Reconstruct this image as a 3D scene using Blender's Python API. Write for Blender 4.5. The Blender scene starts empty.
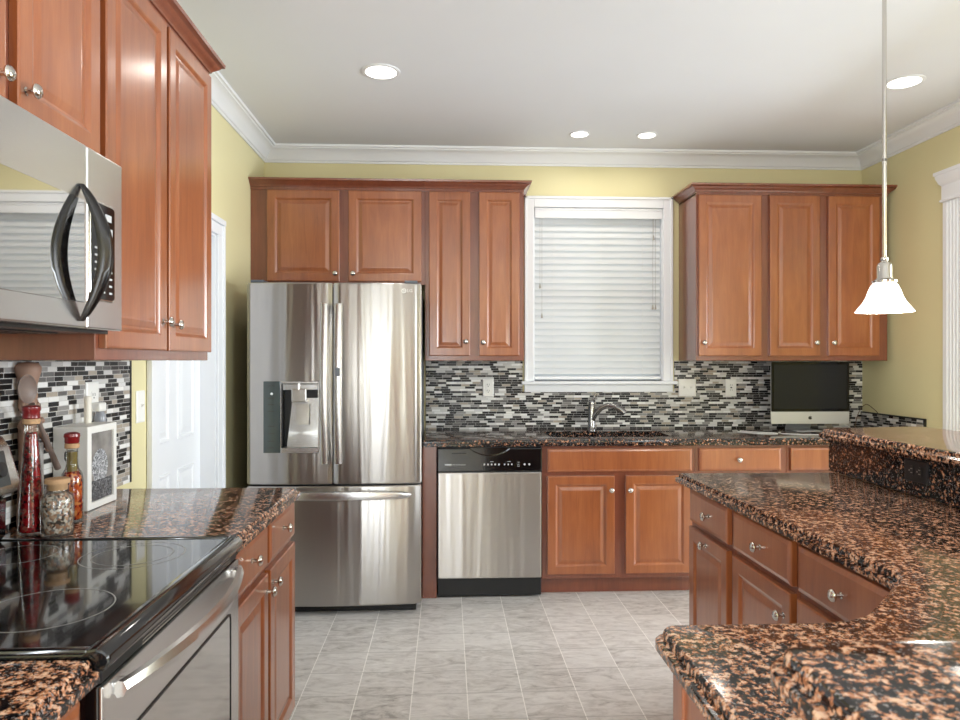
import bpy, bmesh, math, random
from math import sin, cos, tan, pi, radians as R
from mathutils import Vector, Matrix

S = bpy.context.scene
C = S.collection
random.seed(7)

# ------------------------------------------------------------------ camera
cam_d = bpy.data.cameras.new('camera'); cam = bpy.data.objects.new('camera', cam_d); C.objects.link(cam)
cam.location = (0, 0, 1.37)
cam.rotation_euler = (R(90), 0, R(-2.7))
cam_d.sensor_width = 36.0
cam_d.lens = 700 / 960 * 36
cam_d.shift_y = 1.0 / 960
cam_d.clip_start = 0.02
cam_d.dof.use_dof = True
cam_d.dof.focus_distance = 3.2
cam_d.dof.aperture_fstop = 11
S.camera = cam

# ------------------------------------------------------------------ world, lights, exposure
S.view_settings.view_transform = 'Standard'
S.view_settings.look = 'None'
S.view_settings.gamma = 1.0
S.view_settings.use_curve_mapping = False
S.view_settings.exposure = 0.38
try:
    S.cycles.use_denoising = True
    S.cycles.denoiser = 'OPENIMAGEDENOISE'
    S.cycles.max_bounces = 10
    S.cycles.diffuse_bounces = 5
    S.cycles.glossy_bounces = 5
    S.cycles.transmission_bounces = 8
    S.cycles.caustics_reflective = False
    S.cycles.caustics_refractive = False
    S.cycles.sample_clamp_indirect = 6.0
except Exception:
    pass
w = bpy.data.worlds.new('world'); S.world = w; w.use_nodes = True
bg = w.node_tree.nodes['Background']
bg.inputs[0].default_value = (0.85, 0.93, 1.0, 1); bg.inputs[1].default_value = 1.3


def area(name, loc, rot, sx, sy, power, col, spread=180):
    d = bpy.data.lights.new(name, 'AREA'); d.shape = 'RECTANGLE'; d.size = sx; d.size_y = sy
    d.energy = power; d.color = col; d.spread = R(spread)
    o = bpy.data.objects.new(name, d); o.location = loc; o.rotation_euler = rot; C.objects.link(o)
    return o


# area lights added as daylight at unseen doors and windows
area('added_patio_light', (-.42, -3.44, 1.15), (R(90), 0, 0), .56, 1.8, 30, (0.86, 0.93, 1.0))  # unseen source, sized for the bright strip in the refrigerator steel
area('added_side_light', (-1.14, -1.30, 1.4), (0, R(-90), 0), 1.5, 0.5, 85, (0.86, 0.93, 1.0))  # unseen source added to brighten the peninsula fronts
area('added_right_light', (2.80, -1.5, 1.55), (0, R(90), 0), 1.3, 2.0, 95, (0.84, 0.92, 1.0))  # unseen source added for ambient light and the left cabinets
area('added_dining_light', (5.42, 2.6, 1.45), (0, R(90), 0), 1.5, 2.4, 245, (0.84, 0.92, 1.0))  # unseen source added beyond the cased opening

# ------------------------------------------------------------------ mesh helpers


class MB:
    def __init__(s):
        s.b = bmesh.new()

    def _take(s, t, M=None):
        if M is not None:
            t.transform(M)
        me = bpy.data.meshes.new('t'); t.to_mesh(me); t.free()
        s.b.from_mesh(me); bpy.data.meshes.remove(me)
        return s

    def box(s, x0, y0, z0, x1, y1, z1, bev=0.0, seg=2, M=None):
        t = bmesh.new()
        r = bmesh.ops.create_cube(t, size=1.0)
        for v in r['verts']:
            v.co = ((x0 + x1) / 2 + v.co.x * (x1 - x0), (y0 + y1) / 2 + v.co.y * (y1 - y0), (z0 + z1) / 2 + v.co.z * (z1 - z0))
        if bev > 0:
            bmesh.ops.bevel(t, geom=list(t.edges), offset=bev, segments=seg, profile=0.5, affect='EDGES')
        return s._take(t, M)

    def rings(s, rings, cap0=True, cap1=True, closed=True, M=None):
        t = bmesh.new()
        vs = [[t.verts.new(p) for p in r] for r in rings]
        n = len(rings[0])
        for a, b in zip(vs, vs[1:]):
            for i in range(n if closed else n - 1):
                j = (i + 1) % n
                t.faces.new((a[i], a[j], b[j], b[i]))
        if cap0: t.faces.new(list(reversed(vs[0])))
        if cap1: t.faces.new(vs[-1])
        bmesh.ops.recalc_face_normals(t, faces=list(t.faces))
        return s._take(t, M)

    def lathe(s, prof, c=(0, 0, 0), axis='z', n=24, cap0=True, cap1=True, M=None):
        rs = []
        for r, h in prof:
            ring = []
            for i in range(n):
                a = 2 * pi * i / n
                u, v = r * cos(a), r * sin(a)
                if axis == 'z': p = (c[0] + u, c[1] + v, c[2] + h)
                elif axis == 'y': p = (c[0] + u, c[1] + h, c[2] + v)
                else: p = (c[0] + h, c[1] + u, c[2] + v)
                ring.append(p)
            rs.append(ring)
        return s.rings(rs, cap0, cap1, M=M)

    def tube(s, pts, rad, n=12, sy=1.0, M=None):
        pts = [Vector(p) for p in pts]
        if not isinstance(rad, (list, tuple)): rad = [rad] * len(pts)
        rs = []; up = Vector((0.013, 0.021, 1)).normalized()
        for i, p in enumerate(pts):
            d = (pts[min(i + 1, len(pts) - 1)] - pts[max(i - 1, 0)]).normalized()
            a = d.cross(up)
            if a.length < 1e-3: a = d.cross(Vector((1, 0, 0)))
            a.normalize(); b = a.cross(d).normalized(); up = b
            rs.append([p + a * (rad[i] * cos(2 * pi * k / n)) + b * (rad[i] * sy * sin(2 * pi * k / n)) for k in range(n)])
        return s.rings(rs, M=M)

    def rrings(s, x0, x1, z0, z1, prof, back=None, M=None):
        """concentric rectangles in the xz plane; prof = (inset, y)"""
        rs = [[(x0 + i, y, z0 + i), (x1 - i, y, z0 + i), (x1 - i, y, z1 - i), (x0 + i, y, z1 - i)] for i, y in prof]
        return s.rings(rs, M=M)

    def slab(s, poly, prof, w=None, M=None):
        """CCW polygon; prof = (inset, z); w = inset weight of each edge"""
        return s.rings([[(p[0], p[1], z) for p in offset(poly, i, w)] for i, z in prof], M=M)

    def prism_y(s, poly, y0, y1, M=None):
        return s.rings([[(p[0], y0, p[1]) for p in poly], [(p[0], y1, p[1]) for p in poly]], M=M)

    def build(s, name, mat, parent=None, smooth=False, angle=40, sub=0):
        me = bpy.data.meshes.new(name)
        s.b.to_mesh(me); s.b.free()
        if mat: me.materials.append(mat)
        o = bpy.data.objects.new(name, me); C.objects.link(o)
        if parent: o.parent = parent
        if smooth:
            for p in me.polygons: p.use_smooth = True
            try:
                me.set_sharp_from_angle(angle=R(angle))
            except Exception:
                pass
        if sub:
            m = o.modifiers.new('subdivision', 'SUBSURF'); m.levels = sub; m.render_levels = sub
        return o


def offset(poly, d, w=None):
    n = len(poly); out = []
    for i in range(n):
        p0, p1, p2 = Vector(poly[i - 1]), Vector(poly[i]), Vector(poly[(i + 1) % n])
        d1 = (p1 - p0).normalized(); d2 = (p2 - p1).normalized()
        n1 = Vector((-d1.y, d1.x)); n2 = Vector((-d2.y, d2.x))
        a = d * (w[i - 1] if w else 1); b = d * (w[i] if w else 1)
        det = n1.x * n2.y - n1.y * n2.x
        if abs(det) < 1e-4:
            q = p1 + n1 * a
        else:
            A = n1.dot(p1) + a; B = n2.dot(p1) + b
            q = Vector(((A * n2.y - B * n1.y) / det, (n1.x * B - n2.x * A) / det))
        out.append((q.x, q.y))
    return out


def arc(cx, cy, r, a0, a1, n=8):
    return [(cx + r * cos(R(a0 + (a1 - a0) * i / n)), cy + r * sin(R(a0 + (a1 - a0) * i / n))) for i in range(n + 1)]


def rrect(x0, z0, x1, z1, r, n=5):
    return arc(x1 - r, z0 + r, r, -90, 0, n) + arc(x1 - r, z1 - r, r, 0, 90, n) + arc(x0 + r, z1 - r, r, 90, 180, n) + arc(x0 + r, z0 + r, r, 180, 270, n)


def cut(o, cutter):
    m = o.modifiers.new('cut', 'BOOLEAN'); m.object = cutter; m.operation = 'DIFFERENCE'; m.solver = 'EXACT'
    bpy.context.view_layer.update()
    dg = bpy.context.evaluated_depsgraph_get()
    me = bpy.data.meshes.new_from_object(o.evaluated_get(dg))
    o.modifiers.clear(); old = o.data; o.data = me; me.name = old.name
    bpy.data.objects.remove(cutter)


def thing(name, label, cat, loc=(0, 0, 0), rz=0, group=None):
    o = bpy.data.objects.new(name, None); C.objects.link(o)
    o.empty_display_size = 0.05
    o.location = loc; o.rotation_euler = (0, 0, R(rz))
    return tag(o, label, cat, group)


def tag(o, label, cat, group=None):
    o['label'] = label; o['category'] = cat
    if group: o['group'] = group
    return o


def struct(o):
    o['kind'] = 'structure'
    return o


def text_mesh(name, body, size, mat, parent, M, ext=0.0006):
    cu = bpy.data.curves.new(name, 'FONT'); cu.body = body; cu.size = size; cu.extrude = ext
    cu.align_x = 'CENTER'; cu.align_y = 'CENTER'
    t = bpy.data.objects.new(name + '_tmp', cu); C.objects.link(t)
    bpy.context.view_layer.update()
    me = bpy.data.meshes.new_from_object(t.evaluated_get(bpy.context.evaluated_depsgraph_get()))
    bpy.data.objects.remove(t)
    me.transform(M); me.materials.clear(); me.materials.append(mat); me.name = name
    o = bpy.data.objects.new(name, me); C.objects.link(o); o.parent = parent
    return o


# ------------------------------------------------------------------ materials


def srgb(r, g, b):
    f = lambda c: (c / 12.92 if c <= .04045 else ((c + .055) / 1.055) ** 2.4)
    return (f(r / 255), f(g / 255), f(b / 255), 1)


class NT:
    def __init__(s, name):
        s.m = bpy.data.materials.new(name); s.m.use_nodes = True
        s.t = s.m.node_tree; s.p = s.t.nodes['Principled BSDF']

    def n(s, kind, **kw):
        o = s.t.nodes.new(kind)
        for k, v in kw.items():
            if k in ('inputs',):
                for a, b in v.items(): o.inputs[a].default_value = b
            else: setattr(o, k, v)
        return o

    def l(s, a, b):
        s.t.links.new(a, b)

    def math(s, op, a, b=None, c=None):
        o = s.t.nodes.new('ShaderNodeMath'); o.operation = op
        for i, v in enumerate((a, b, c)):
            if v is None: continue
            if isinstance(v, (int, float)): o.inputs[i].default_value = v
            else: s.l(v, o.inputs[i])
        return o.outputs[0]

    def ramp(s, fac, stops, interp='LINEAR'):
        o = s.t.nodes.new('ShaderNodeValToRGB'); e = o.color_ramp; e.interpolation = interp
        while len(e.elements) < len(stops): e.elements.new(0.5)
        for el, (p, c) in zip(e.elements, stops): el.position = p; el.color = c
        s.l(fac, o.inputs[0])
        return o.outputs[0]

    def mix(s, fac, a, b, mode='MIX'):
        o = s.t.nodes.new('ShaderNodeMix'); o.data_type = 'RGBA'; o.blend_type = mode
        for sock, v in ((o.inputs[0], fac), (o.inputs[6], a), (o.inputs[7], b)):
            if isinstance(v, (int, float, tuple)): sock.default_value = v
            else: s.l(v, sock)
        return o.outputs[2]

    def coords(s, kind='Object', scale=(1, 1, 1), rand=0.0):
        tc = s.t.nodes.new('ShaderNodeTexCoord'); mp = s.t.nodes.new('ShaderNodeMapping')
        mp.inputs['Scale'].default_value = scale
        s.l(tc.outputs[kind], mp.inputs['Vector'])
        if rand:
            oi = s.t.nodes.new('ShaderNodeObjectInfo'); cx = s.t.nodes.new('ShaderNodeCombineXYZ')
            for i in range(3): s.l(s.math('MULTIPLY', oi.outputs['Random'], rand * (i + 1)), cx.inputs[i])
            s.l(cx.outputs[0], mp.inputs['Location'])
        return mp.outputs[0]

    def noise(s, vec, scale, detail=3, rough=0.5, dist=0.0):
        o = s.t.nodes.new('ShaderNodeTexNoise')
        o.inputs['Scale'].default_value = scale; o.inputs['Detail'].default_value = detail
        o.inputs['Roughness'].default_value = rough; o.inputs['Distortion'].default_value = dist
        s.l(vec, o.inputs['Vector'])
        return o.outputs['Fac']

    def bump(s, h, strength, dist=0.001):
        o = s.t.nodes.new('ShaderNodeBump'); o.inputs['Strength'].default_value = strength; o.inputs['Distance'].default_value = dist
        s.l(h, o.inputs['Height']); s.l(o.outputs[0], s.p.inputs['Normal'])


def simple(name, col, rough=0.5, metal=0.0, emit=None, coat=0.0, var=0.03, **kw):
    t = NT(name); p = t.p
    v = t.coords('Object')
    f = t.noise(v, 9, 3)
    a = tuple(min(1, c * (1 + var)) for c in col[:3]) + (1,); b = tuple(c * (1 - var) for c in col[:3]) + (1,)
    t.l(t.mix(f, a, b), p.inputs['Base Color'])
    p.inputs['Roughness'].default_value = rough; p.inputs['Metallic'].default_value = metal
    p.inputs['Coat Weight'].default_value = coat; p.inputs['Coat Roughness'].default_value = 0.06
    if emit:
        p.inputs['Emission Color'].default_value = emit[0]; p.inputs['Emission Strength'].default_value = emit[1]
    for k, x in kw.items(): p.inputs[k.replace('_', ' ')].default_value = x
    return t.m


def wood(name, c_dark, c_mid, c_light, rough=0.32):
    t = NT(name)
    v = t.coords('Object', (9, 9, 1.1), rand=13.0)
    n1 = t.noise(v, 3.0, 6, 0.62, 0.6)
    v2 = t.coords('Object', (60, 60, 2.0), rand=7.0)
    n2 = t.noise(v2, 4.0, 3, 0.6)
    v3 = t.coords('Object', (2.2, 2.2, 1.3), rand=5.0)
    n3 = t.noise(v3, 2.0, 2)
    f = t.math('ADD', t.math('MULTIPLY', n1, .5), t.math('ADD', t.math('MULTIPLY', n2, .18), t.math('MULTIPLY', n3, .32)))
    oi = t.n('ShaderNodeObjectInfo')
    f = t.math('ADD', f, t.math('MULTIPLY', t.math('SUBTRACT', oi.outputs['Random'], .5), .10))
    t.l(t.ramp(f, [(0.28, c_dark), (0.5, c_mid), (0.74, c_light)]), t.p.inputs['Base Color'])
    t.p.inputs['Roughness'].default_value = rough
    t.p.inputs['Coat Weight'].default_value = 1.0; t.p.inputs['Coat Roughness'].default_value = 0.2
    t.bump(n2, 0.05, 0.0006)
    return t.m


M_wood = wood('cherry_stained_maple', srgb(122, 64, 34), srgb(150, 84, 45), srgb(174, 105, 60))
M_frame = wood('darker_cabinet_wood', srgb(100, 50, 33), srgb(122, 64, 42), srgb(140, 78, 52))  # darker, redder copy of the door wood, for bodies and crowns


def granite(name='tan_brown_granite', shift=0.0, spec=1.46):
    t = NT(name)
    v = t.coords('Object', (1, 1, 1))
    warp = t.n('ShaderNodeTexNoise'); warp.inputs['Scale'].default_value = 120; warp.inputs['Detail'].default_value = 3; t.l(v, warp.inputs['Vector'])
    add = t.n('ShaderNodeVectorMath', operation='MULTIPLY_ADD'); t.l(warp.outputs['Color'], add.inputs[0])
    add.inputs[1].default_value = (.007, .007, .007); t.l(v, add.inputs[2])
    wv = add.outputs[0]
    vo = t.n('ShaderNodeTexVoronoi'); vo.inputs['Scale'].default_value = 170; t.l(wv, vo.inputs['Vector'])
    sc = t.n('ShaderNodeSeparateColor'); t.l(vo.outputs['Color'], sc.inputs[0])
    vf = t.n('ShaderNodeTexVoronoi'); vf.inputs['Scale'].default_value = 400; t.l(wv, vf.inputs['Vector'])
    sf = t.n('ShaderNodeSeparateColor'); t.l(vf.outputs['Color'], sf.inputs[0])
    n1 = t.noise(v, 74, 2, 0.5)
    f = t.math('ADD', t.math('MULTIPLY', n1, 1.15), t.math('MULTIPLY', sc.outputs[0], .30))
    f = t.math('ADD', f, t.math('MULTIPLY', sf.outputs[0], .10))
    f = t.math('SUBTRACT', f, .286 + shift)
    c = t.ramp(f, [(0.40, srgb(15, 14, 15)), (0.47, srgb(38, 31, 30)), (0.50, srgb(94, 62, 46)), (0.55, srgb(152, 98, 68)), (0.61, srgb(186, 130, 96)), (0.72, srgb(214, 176, 148))])
    bl = t.math('MULTIPLY', t.math('GREATER_THAN', sf.outputs[1], .90), .75)
    c = t.mix(bl, c, srgb(20, 18, 19))
    pale = t.math('MULTIPLY', t.math('GREATER_THAN', sf.outputs[2], .92), .6)
    c = t.mix(pale, c, srgb(160, 154, 152))
    t.l(c, t.p.inputs['Base Color'])
    t.p.inputs['Roughness'].default_value = 0.10
    t.p.inputs['IOR'].default_value = spec
    return t.m


M_granite = granite()
M_granite_shaded = granite('shaded_tan_brown_granite', .13, 1.5)  # granite copy darkened to carry dim light and dark reflections on riser, back counter


def mosaic(axis):
    """linear glass and stone mosaic: rows of random length bricks; axis = the wall's horizontal coordinate"""
    t = NT('linear_mosaic_tile_' + axis)
    tc = t.n('ShaderNodeTexCoord'); sp = t.n('ShaderNodeSeparateXYZ'); t.l(tc.outputs['Object'], sp.inputs[0])
    u = sp.outputs[axis.upper()]; z = sp.outputs['Z']
    rowf = t.math('DIVIDE', z, 0.0152)
    row = t.math('FLOOR', rowf); fr = t.math('FRACT', rowf)
    wn = t.n('ShaderNodeTexWhiteNoise', noise_dimensions='1D'); t.l(row, wn.inputs['W'])
    W = t.math('ADD', t.math('DIVIDE', u, 0.054), t.math('MULTIPLY', wn.outputs['Value'], 400.0))
    vo = t.n('ShaderNodeTexVoronoi', voronoi_dimensions='1D', feature='F1'); vo.inputs['Scale'].default_value = 1; vo.inputs['Randomness'].default_value = .8
    t.l(W, vo.inputs['W'])
    ve = t.n('ShaderNodeTexVoronoi', voronoi_dimensions='1D', feature='DISTANCE_TO_EDGE'); ve.inputs['Scale'].default_value = 1; ve.inputs['Randomness'].default_value = .8
    t.l(W, ve.inputs['W'])
    sc = t.n('ShaderNodeSeparateColor'); t.l(vo.outputs['Color'], sc.inputs[0])
    r = sc.outputs[0]; g = sc.outputs[1]
    cols = [srgb(16, 16, 18), srgb(36, 35, 36), srgb(140, 138, 136), srgb(206, 204, 200), srgb(98, 96, 95), srgb(232, 231, 228), srgb(168, 158, 145), srgb(50, 47, 46), srgb(214, 213, 211)]
    pos = [0, .17, .30, .42, .54, .61, .74, .80, .90]
    col = t.ramp(r, list(zip(pos, cols)), 'CONSTANT')
    vein = t.noise(t.coords('Object', (40, 40, 90)), 2.0, 4, .6)
    col = t.mix(.22, col, t.mix(vein, srgb(60, 58, 58), srgb(250, 248, 244)), 'OVERLAY')
    gz = t.math('LESS_THAN', t.math('ABSOLUTE', t.math('SUBTRACT', fr, .5)), .44)
    gu = t.math('GREATER_THAN', ve.outputs['Distance'], .017)
    tile = t.math('MULTIPLY', gz, gu)
    t.l(t.mix(tile, srgb(196, 194, 190), col), t.p.inputs['Base Color'])
    t.l(t.math('SUBTRACT', .75, t.math('MULTIPLY', tile, t.math('ADD', .30, t.math('MULTIPLY', g, .22)))), t.p.inputs['Roughness'])
    t.p.inputs['IOR'].default_value = 1.36
    t.bump(tile, .3, .001)
    return t.m


M_mosaic_x = mosaic('x'); M_mosaic_y = mosaic('y')


def floor_mat():
    t = NT('vinyl_floor_tile')
    tc = t.n('ShaderNodeTexCoord'); sp = t.n('ShaderNodeSeparateXYZ'); t.l(tc.outputs['Object'], sp.inputs[0])
    u = t.math('DIVIDE', t.math('SUBTRACT', sp.outputs['X'], .078 - 2.26), .2265)
    v = t.math('DIVIDE', t.math('SUBTRACT', sp.outputs['Y'], 2.886 - 6.36), .212)
    du = t.math('ABSOLUTE', t.math('SUBTRACT', t.math('FRACT', t.math('ADD', u, .5)), .5))
    dv = t.math('ABSOLUTE', t.math('SUBTRACT', t.math('FRACT', t.math('ADD', v, .5)), .5))
    cx = t.n('ShaderNodeCombineXYZ'); t.l(t.math('FLOOR', u), cx.inputs[0]); t.l(t.math('FLOOR', v), cx.inputs[1])
    wn = t.n('ShaderNodeTexWhiteNoise', noise_dimensions='2D'); t.l(cx.outputs[0], wn.inputs['Vector'])
    off = t.n('ShaderNodeVectorMath', operation='MULTIPLY_ADD'); t.l(wn.outputs['Color'], off.inputs[0]); off.inputs[1].default_value = (9, 9, 9); t.l(tc.outputs['Object'], off.inputs[2])
    rot = t.n('ShaderNodeMapping'); rot.inputs['Rotation'].default_value = (0, 0, R(55)); rot.inputs['Scale'].default_value = (1, 2.6, 1); t.l(off.outputs[0], rot.inputs['Vector'])
    n1 = t.noise(rot.outputs[0], 7, 6, .62, 1.6)
    n2 = t.noise(rot.outputs[0], 34, 4, .6, .8)
    f = t.math('ADD', t.math('MULTIPLY', n1, .75), t.math('MULTIPLY', n2, .25))
    f = t.math('ADD', f, t.math('MULTIPLY', t.math('SUBTRACT', wn.outputs['Value'], .5), .13))
    c = t.ramp(f, [(0.30, srgb(150, 144, 138)), (0.40, srgb(188, 182, 176)), (0.52, srgb(208, 203, 198)), (0.68, srgb(222, 218, 213))])
    gl = t.math('MAXIMUM', t.math('LESS_THAN', du, .009), t.math('MULTIPLY', t.math('LESS_THAN', dv, .008), .25))
    c = t.mix(gl, c, srgb(240, 236, 230))
    ed = t.math('MULTIPLY', t.math('LESS_THAN', dv, .013), .6)
    c = t.mix(ed, c, srgb(150, 144, 138))
    t.l(c, t.p.inputs['Base Color']); t.p.inputs['Roughness'].default_value = .38
    return t.m


M_floor = floor_mat()


def paint(name, col, rough=0.75, strength=0.05):
    t = NT(name)
    v = t.coords('Object')
    t.l(t.mix(t.noise(v, 2.0, 4), tuple(c * .97 for c in col[:3]) + (1,), tuple(min(1, c * 1.03) for c in col[:3]) + (1,)), t.p.inputs['Base Color'])
    t.p.inputs['Roughness'].default_value = rough
    t.bump(t.noise(v, 400, 2), strength, .0005)
    return t.m


M_yellow = paint('yellow_wall_paint', srgb(225, 216, 170), .5)
M_ceil = paint('white_ceiling_paint', srgb(228, 230, 234), .9)
M_trim = paint('white_trim_paint', srgb(235, 237, 240), .35, .01)
M_white = simple('white_plastic', srgb(238, 237, 232), .35)


def steel(name, col, rough=.2, aniso=.75, wav=0.0):
    t = NT(name); p = t.p
    v = t.coords('Object', (3, 3, 260))
    n = t.noise(v, 3, 3)
    t.l(t.mix(n, tuple(c * .94 for c in col[:3]) + (1,), col), p.inputs['Base Color'])
    p.inputs['Metallic'].default_value = 1; p.inputs['Roughness'].default_value = rough
    p.inputs['Anisotropic'].default_value = aniso; p.inputs['Anisotropic Rotation'].default_value = .25
    tg = t.n('ShaderNodeTangent', direction_type='RADIAL', axis='Z'); t.l(tg.outputs[0], p.inputs['Tangent'])
    if wav:
        vw = t.coords('Object', (11, 11, .5)); nw = t.noise(vw, 1.0, 2, .45, .3)
        t.bump(nw, 1.0, wav)
    return t.m


M_steel = steel('brushed_stainless', srgb(180, 176, 172), .28, .9, .005)
M_steel_flat = steel('brushed_stainless_plain', srgb(218, 218, 218), .26, .6)
M_steel_dw = steel('brushed_stainless_light', srgb(186, 181, 177), .3, .9, .003)
M_chrome = simple('polished_nickel', srgb(206, 202, 196), .16, 1.0)
M_dchrome = simple('dark_polished_chrome', srgb(66, 65, 65), .24, 1.0)
M_black = simple('black_gloss_enamel', srgb(12, 12, 13), .12, coat=.5)
M_blackm = simple('black_matte_plastic', srgb(18, 18, 19), .45)
M_dark = simple('dark_cavity', srgb(30, 29, 29), .6)
M_grey = simple('grey_side_enamel', srgb(92, 96, 104), .4, .3)
M_glassblack = simple('black_glass', srgb(9, 9, 10), .05, IOR=1.35)


def thin_glass(name, col):
    t = NT(name); out = t.t.nodes['Material Output']
    a = t.n('ShaderNodeBsdfTransparent'); t.l(t.mix(t.noise(t.coords('Object'), 5, 2), col, tuple(c * .99 for c in col[:3]) + (1,)), a.inputs[0])
    g = t.n('ShaderNodeBsdfGlossy'); g.inputs['Roughness'].default_value = .03
    lw = t.n('ShaderNodeLayerWeight'); lw.inputs[0].default_value = .25
    m = t.n('ShaderNodeMixShader'); t.l(t.math('ADD', t.math('MULTIPLY', lw.outputs['Fresnel'], .7), .02), m.inputs[0]); t.l(a.outputs[0], m.inputs[1]); t.l(g.outputs[0], m.inputs[2]); t.l(m.outputs[0], out.inputs[0])
    return t.m


def glass(name, col, rough=0.02, alpha=1.0):
    t = NT(name); p = t.p
    f = t.noise(t.coords('Object'), 5, 2)
    t.l(t.mix(f, col, tuple(c * .98 for c in col[:3]) + (1,)), p.inputs['Base Color'])
    p.inputs['Roughness'].default_value = rough; p.inputs['Transmission Weight'].default_value = 1; p.inputs['IOR'].default_value = 1.2
    return t.m


M_glass = thin_glass('clear_glass', (0.93, 0.97, 0.97, 1))


def emitter(name, col, strength):
    return simple(name, col, .4, emit=(col, strength))


M_lamp = emitter('lit_lamp_lens', (1, .97, .92, 1), 3.0)

# ------------------------------------------------------------------ setting
LX, RX, BY, CZ = -1.20, 2.84, 4.67, 2.776
struct(MB().box(-1.6, -3.7, -.1, 5.7, 5.0, 0).build('floor', M_floor))
struct(MB().box(-1.6, -3.7, CZ, 5.7, 5.0, CZ + .1).build('ceiling', M_ceil))
# back wall with the window opening
WX0, WX1, WZ0, WZ1 = .574, 1.462, 1.235, 2.405
b = MB()
b.box(-1.35, BY, 0, WX0, BY + .15, CZ); b.box(WX1, BY, 0, 5.6, BY + .15, CZ)
b.box(WX0, BY, 0, WX1, BY + .15, WZ0); b.box(WX0, BY, WZ1, WX1, BY + .15, CZ)
struct(b.build('wall_back', M_yellow))
# left wall with the pantry door opening
DY0, DY1, DZ = 2.94, 3.705, 2.035
b = MB()
b.box(LX - .15, -3.6, 0, LX, -1.6, CZ); b.box(LX - .15, -1.0, 0, LX, DY0, CZ); b.box(LX - .15, -1.6, 0, LX, -1.0, .6); b.box(LX - .15, -1.6, 2.2, LX, -1.0, CZ); b.box(LX - .15, DY1, 0, LX, BY, CZ); b.box(LX - .15, DY0, DZ, LX, DY1, CZ)
struct(b.build('wall_left', M_yellow))
# right wall with the cased opening to the dining room
OY0, OY1, OZ = 1.15, 3.68, 2.30
b = MB()
b.box(RX, -3.6, 0, RX + .14, -2.55, CZ); b.box(RX, -.45, 0, RX + .14, OY0, CZ); b.box(RX, -2.55, 0, RX + .14, -.45, .85); b.box(RX, -2.55, 2.25, RX + .14, -.45, CZ); b.box(RX, OY1, 0, RX + .14, BY, CZ); b.box(RX, OY0, OZ, RX + .14, OY1, CZ)
struct(b.build('wall_right', M_yellow))
# rear wall (behind the viewer) with openings for the added doors, dining room walls
b = MB()
b.box(-1.35, -3.65, 0, -.75, -3.5, CZ); b.box(-.75, -3.65, 2.1, -.09, -3.5, CZ); b.box(-.09, -3.65, 0, .5, -3.5, CZ)
b.box(.5, -3.65, 2.1, 2.3, -3.5, CZ); b.box(2.3, -3.65, 0, 5.6, -3.5, CZ); b.box(.4, -3.7, 0, 2.4, -3.66, 2.2)
struct(b.build('wall_rear', M_yellow))
b = MB(); b.box(5.5, -3.5, 0, 5.6, 1.35, CZ); b.box(5.5, 3.85, 0, 5.6, BY, CZ); b.box(5.5, 1.35, 0, 5.6, 3.85, .65); b.box(5.5, 1.35, 2.25, 5.6, 3.85, CZ)
struct(b.build('wall_dining', M_yellow))
# knee walls under the raised bar
b = MB(); b.box(1.625, .52, 0, 1.76, 2.83, 1.0522); b.box(.40, .52, 0, 1.624, .638, 1.0522)
struct(b.build('wall_knee', M_yellow))


def crown(name, pts):
    """crown moulding swept along wall corners; pts of (x, y, inward diagonal)"""
    prof = [(0, -.100), (.008, -.100), (.010, -.088), (.018, -.084), (.022, -.074), (.030, -.060), (.046, -.040), (.066, -.026), (.078, -.022), (.080, -.016), (.092, -.014), (.094, -.0005), (0, -.0005)]
    rs = [[(x + o * dx, y + o * dy, CZ + h) for o, h in prof] for x, y, dx, dy in pts]
    return struct(MB().rings(rs).build(name, M_trim, smooth=True, angle=35))


crown('trim_1', [(LX + .0005, -3.5, 1, 0), (LX + .0005, BY - .0005, 1, -1), (RX - .0005, BY - .0005, -1, -1), (RX - .0005, -3.5, -1, 0)])

# backsplashes
struct(MB().box(LX + .0003, .30, .9145, LX + .009, 2.69, 1.3715).build('wall_tile_left', M_mosaic_y))
struct(MB().box(LX + .0003, 2.69, .9145, LX + .011, 2.702, 1.3715).build('trim_2', M_blackm))
b = MB(); b.box(-.14, BY - .009, .9145, .505, BY - .0003, 1.3715); b.box(1.535, BY - .009, .9145, RX - .001, BY - .0003, 1.3715); b.box(.5051, BY - .009, .9145, 1.5349, BY - .0003, 1.165)
struct(b.build('wall_tile_back', M_mosaic_x))
struct(MB().box(RX - .010, 4.03, .9145, RX - .0003, BY - .01, 1.018).build('wall_tile_right', M_mosaic_y))
b = MB(); b.box(RX - .014, 4.02, 1.018, RX - .0003, BY - .01, 1.026); b.box(RX - .014, 4.02, .9145, RX - .0003, 4.03, 1.018)
struct(b.build('trim_3', M_blackm))

# pantry door, closed and set back in its opening
dt = MB()
dt.box(LX - .115, DY0 + .022, .008, LX - .075, DY1 - .022, DZ - .022)
door = dt.build('door_1', M_trim); struct(door)
W = DY1 - DY0 - .044
for j, (z0, z1) in enumerate(((.22, .86), (1.00, 1.60), (1.70, 1.93))):
    for k in range(2):
        y0 = DY0 + .022 + .105 + k * (W / 2 - .05); y1 = y0 + W / 2 - .155
        m = MB()
        rs = []
        for i, x in ((0, -.0752), (.004, -.068), (.014, -.069), (.020, -.0745), (.028, -.0745), (.050, -.0695)):
            rs.append([(LX + x, y0 + i, z0 + i), (LX + x, y1 - i, z0 + i), (LX + x, y1 - i, z1 - i), (LX + x, y0 + i, z1 - i)])
        m.rings(rs); m.build('door_panel', M_trim, door)
b = MB()
for y0, y1 in ((DY0, DY0 + .02), (DY1 - .02, DY1)): b.box(LX - .15, y0, 0, LX + .001, y1, DZ)
b.box(LX - .15, DY0 + .02, DZ - .02, LX + .001, DY1 - .02, DZ)
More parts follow.
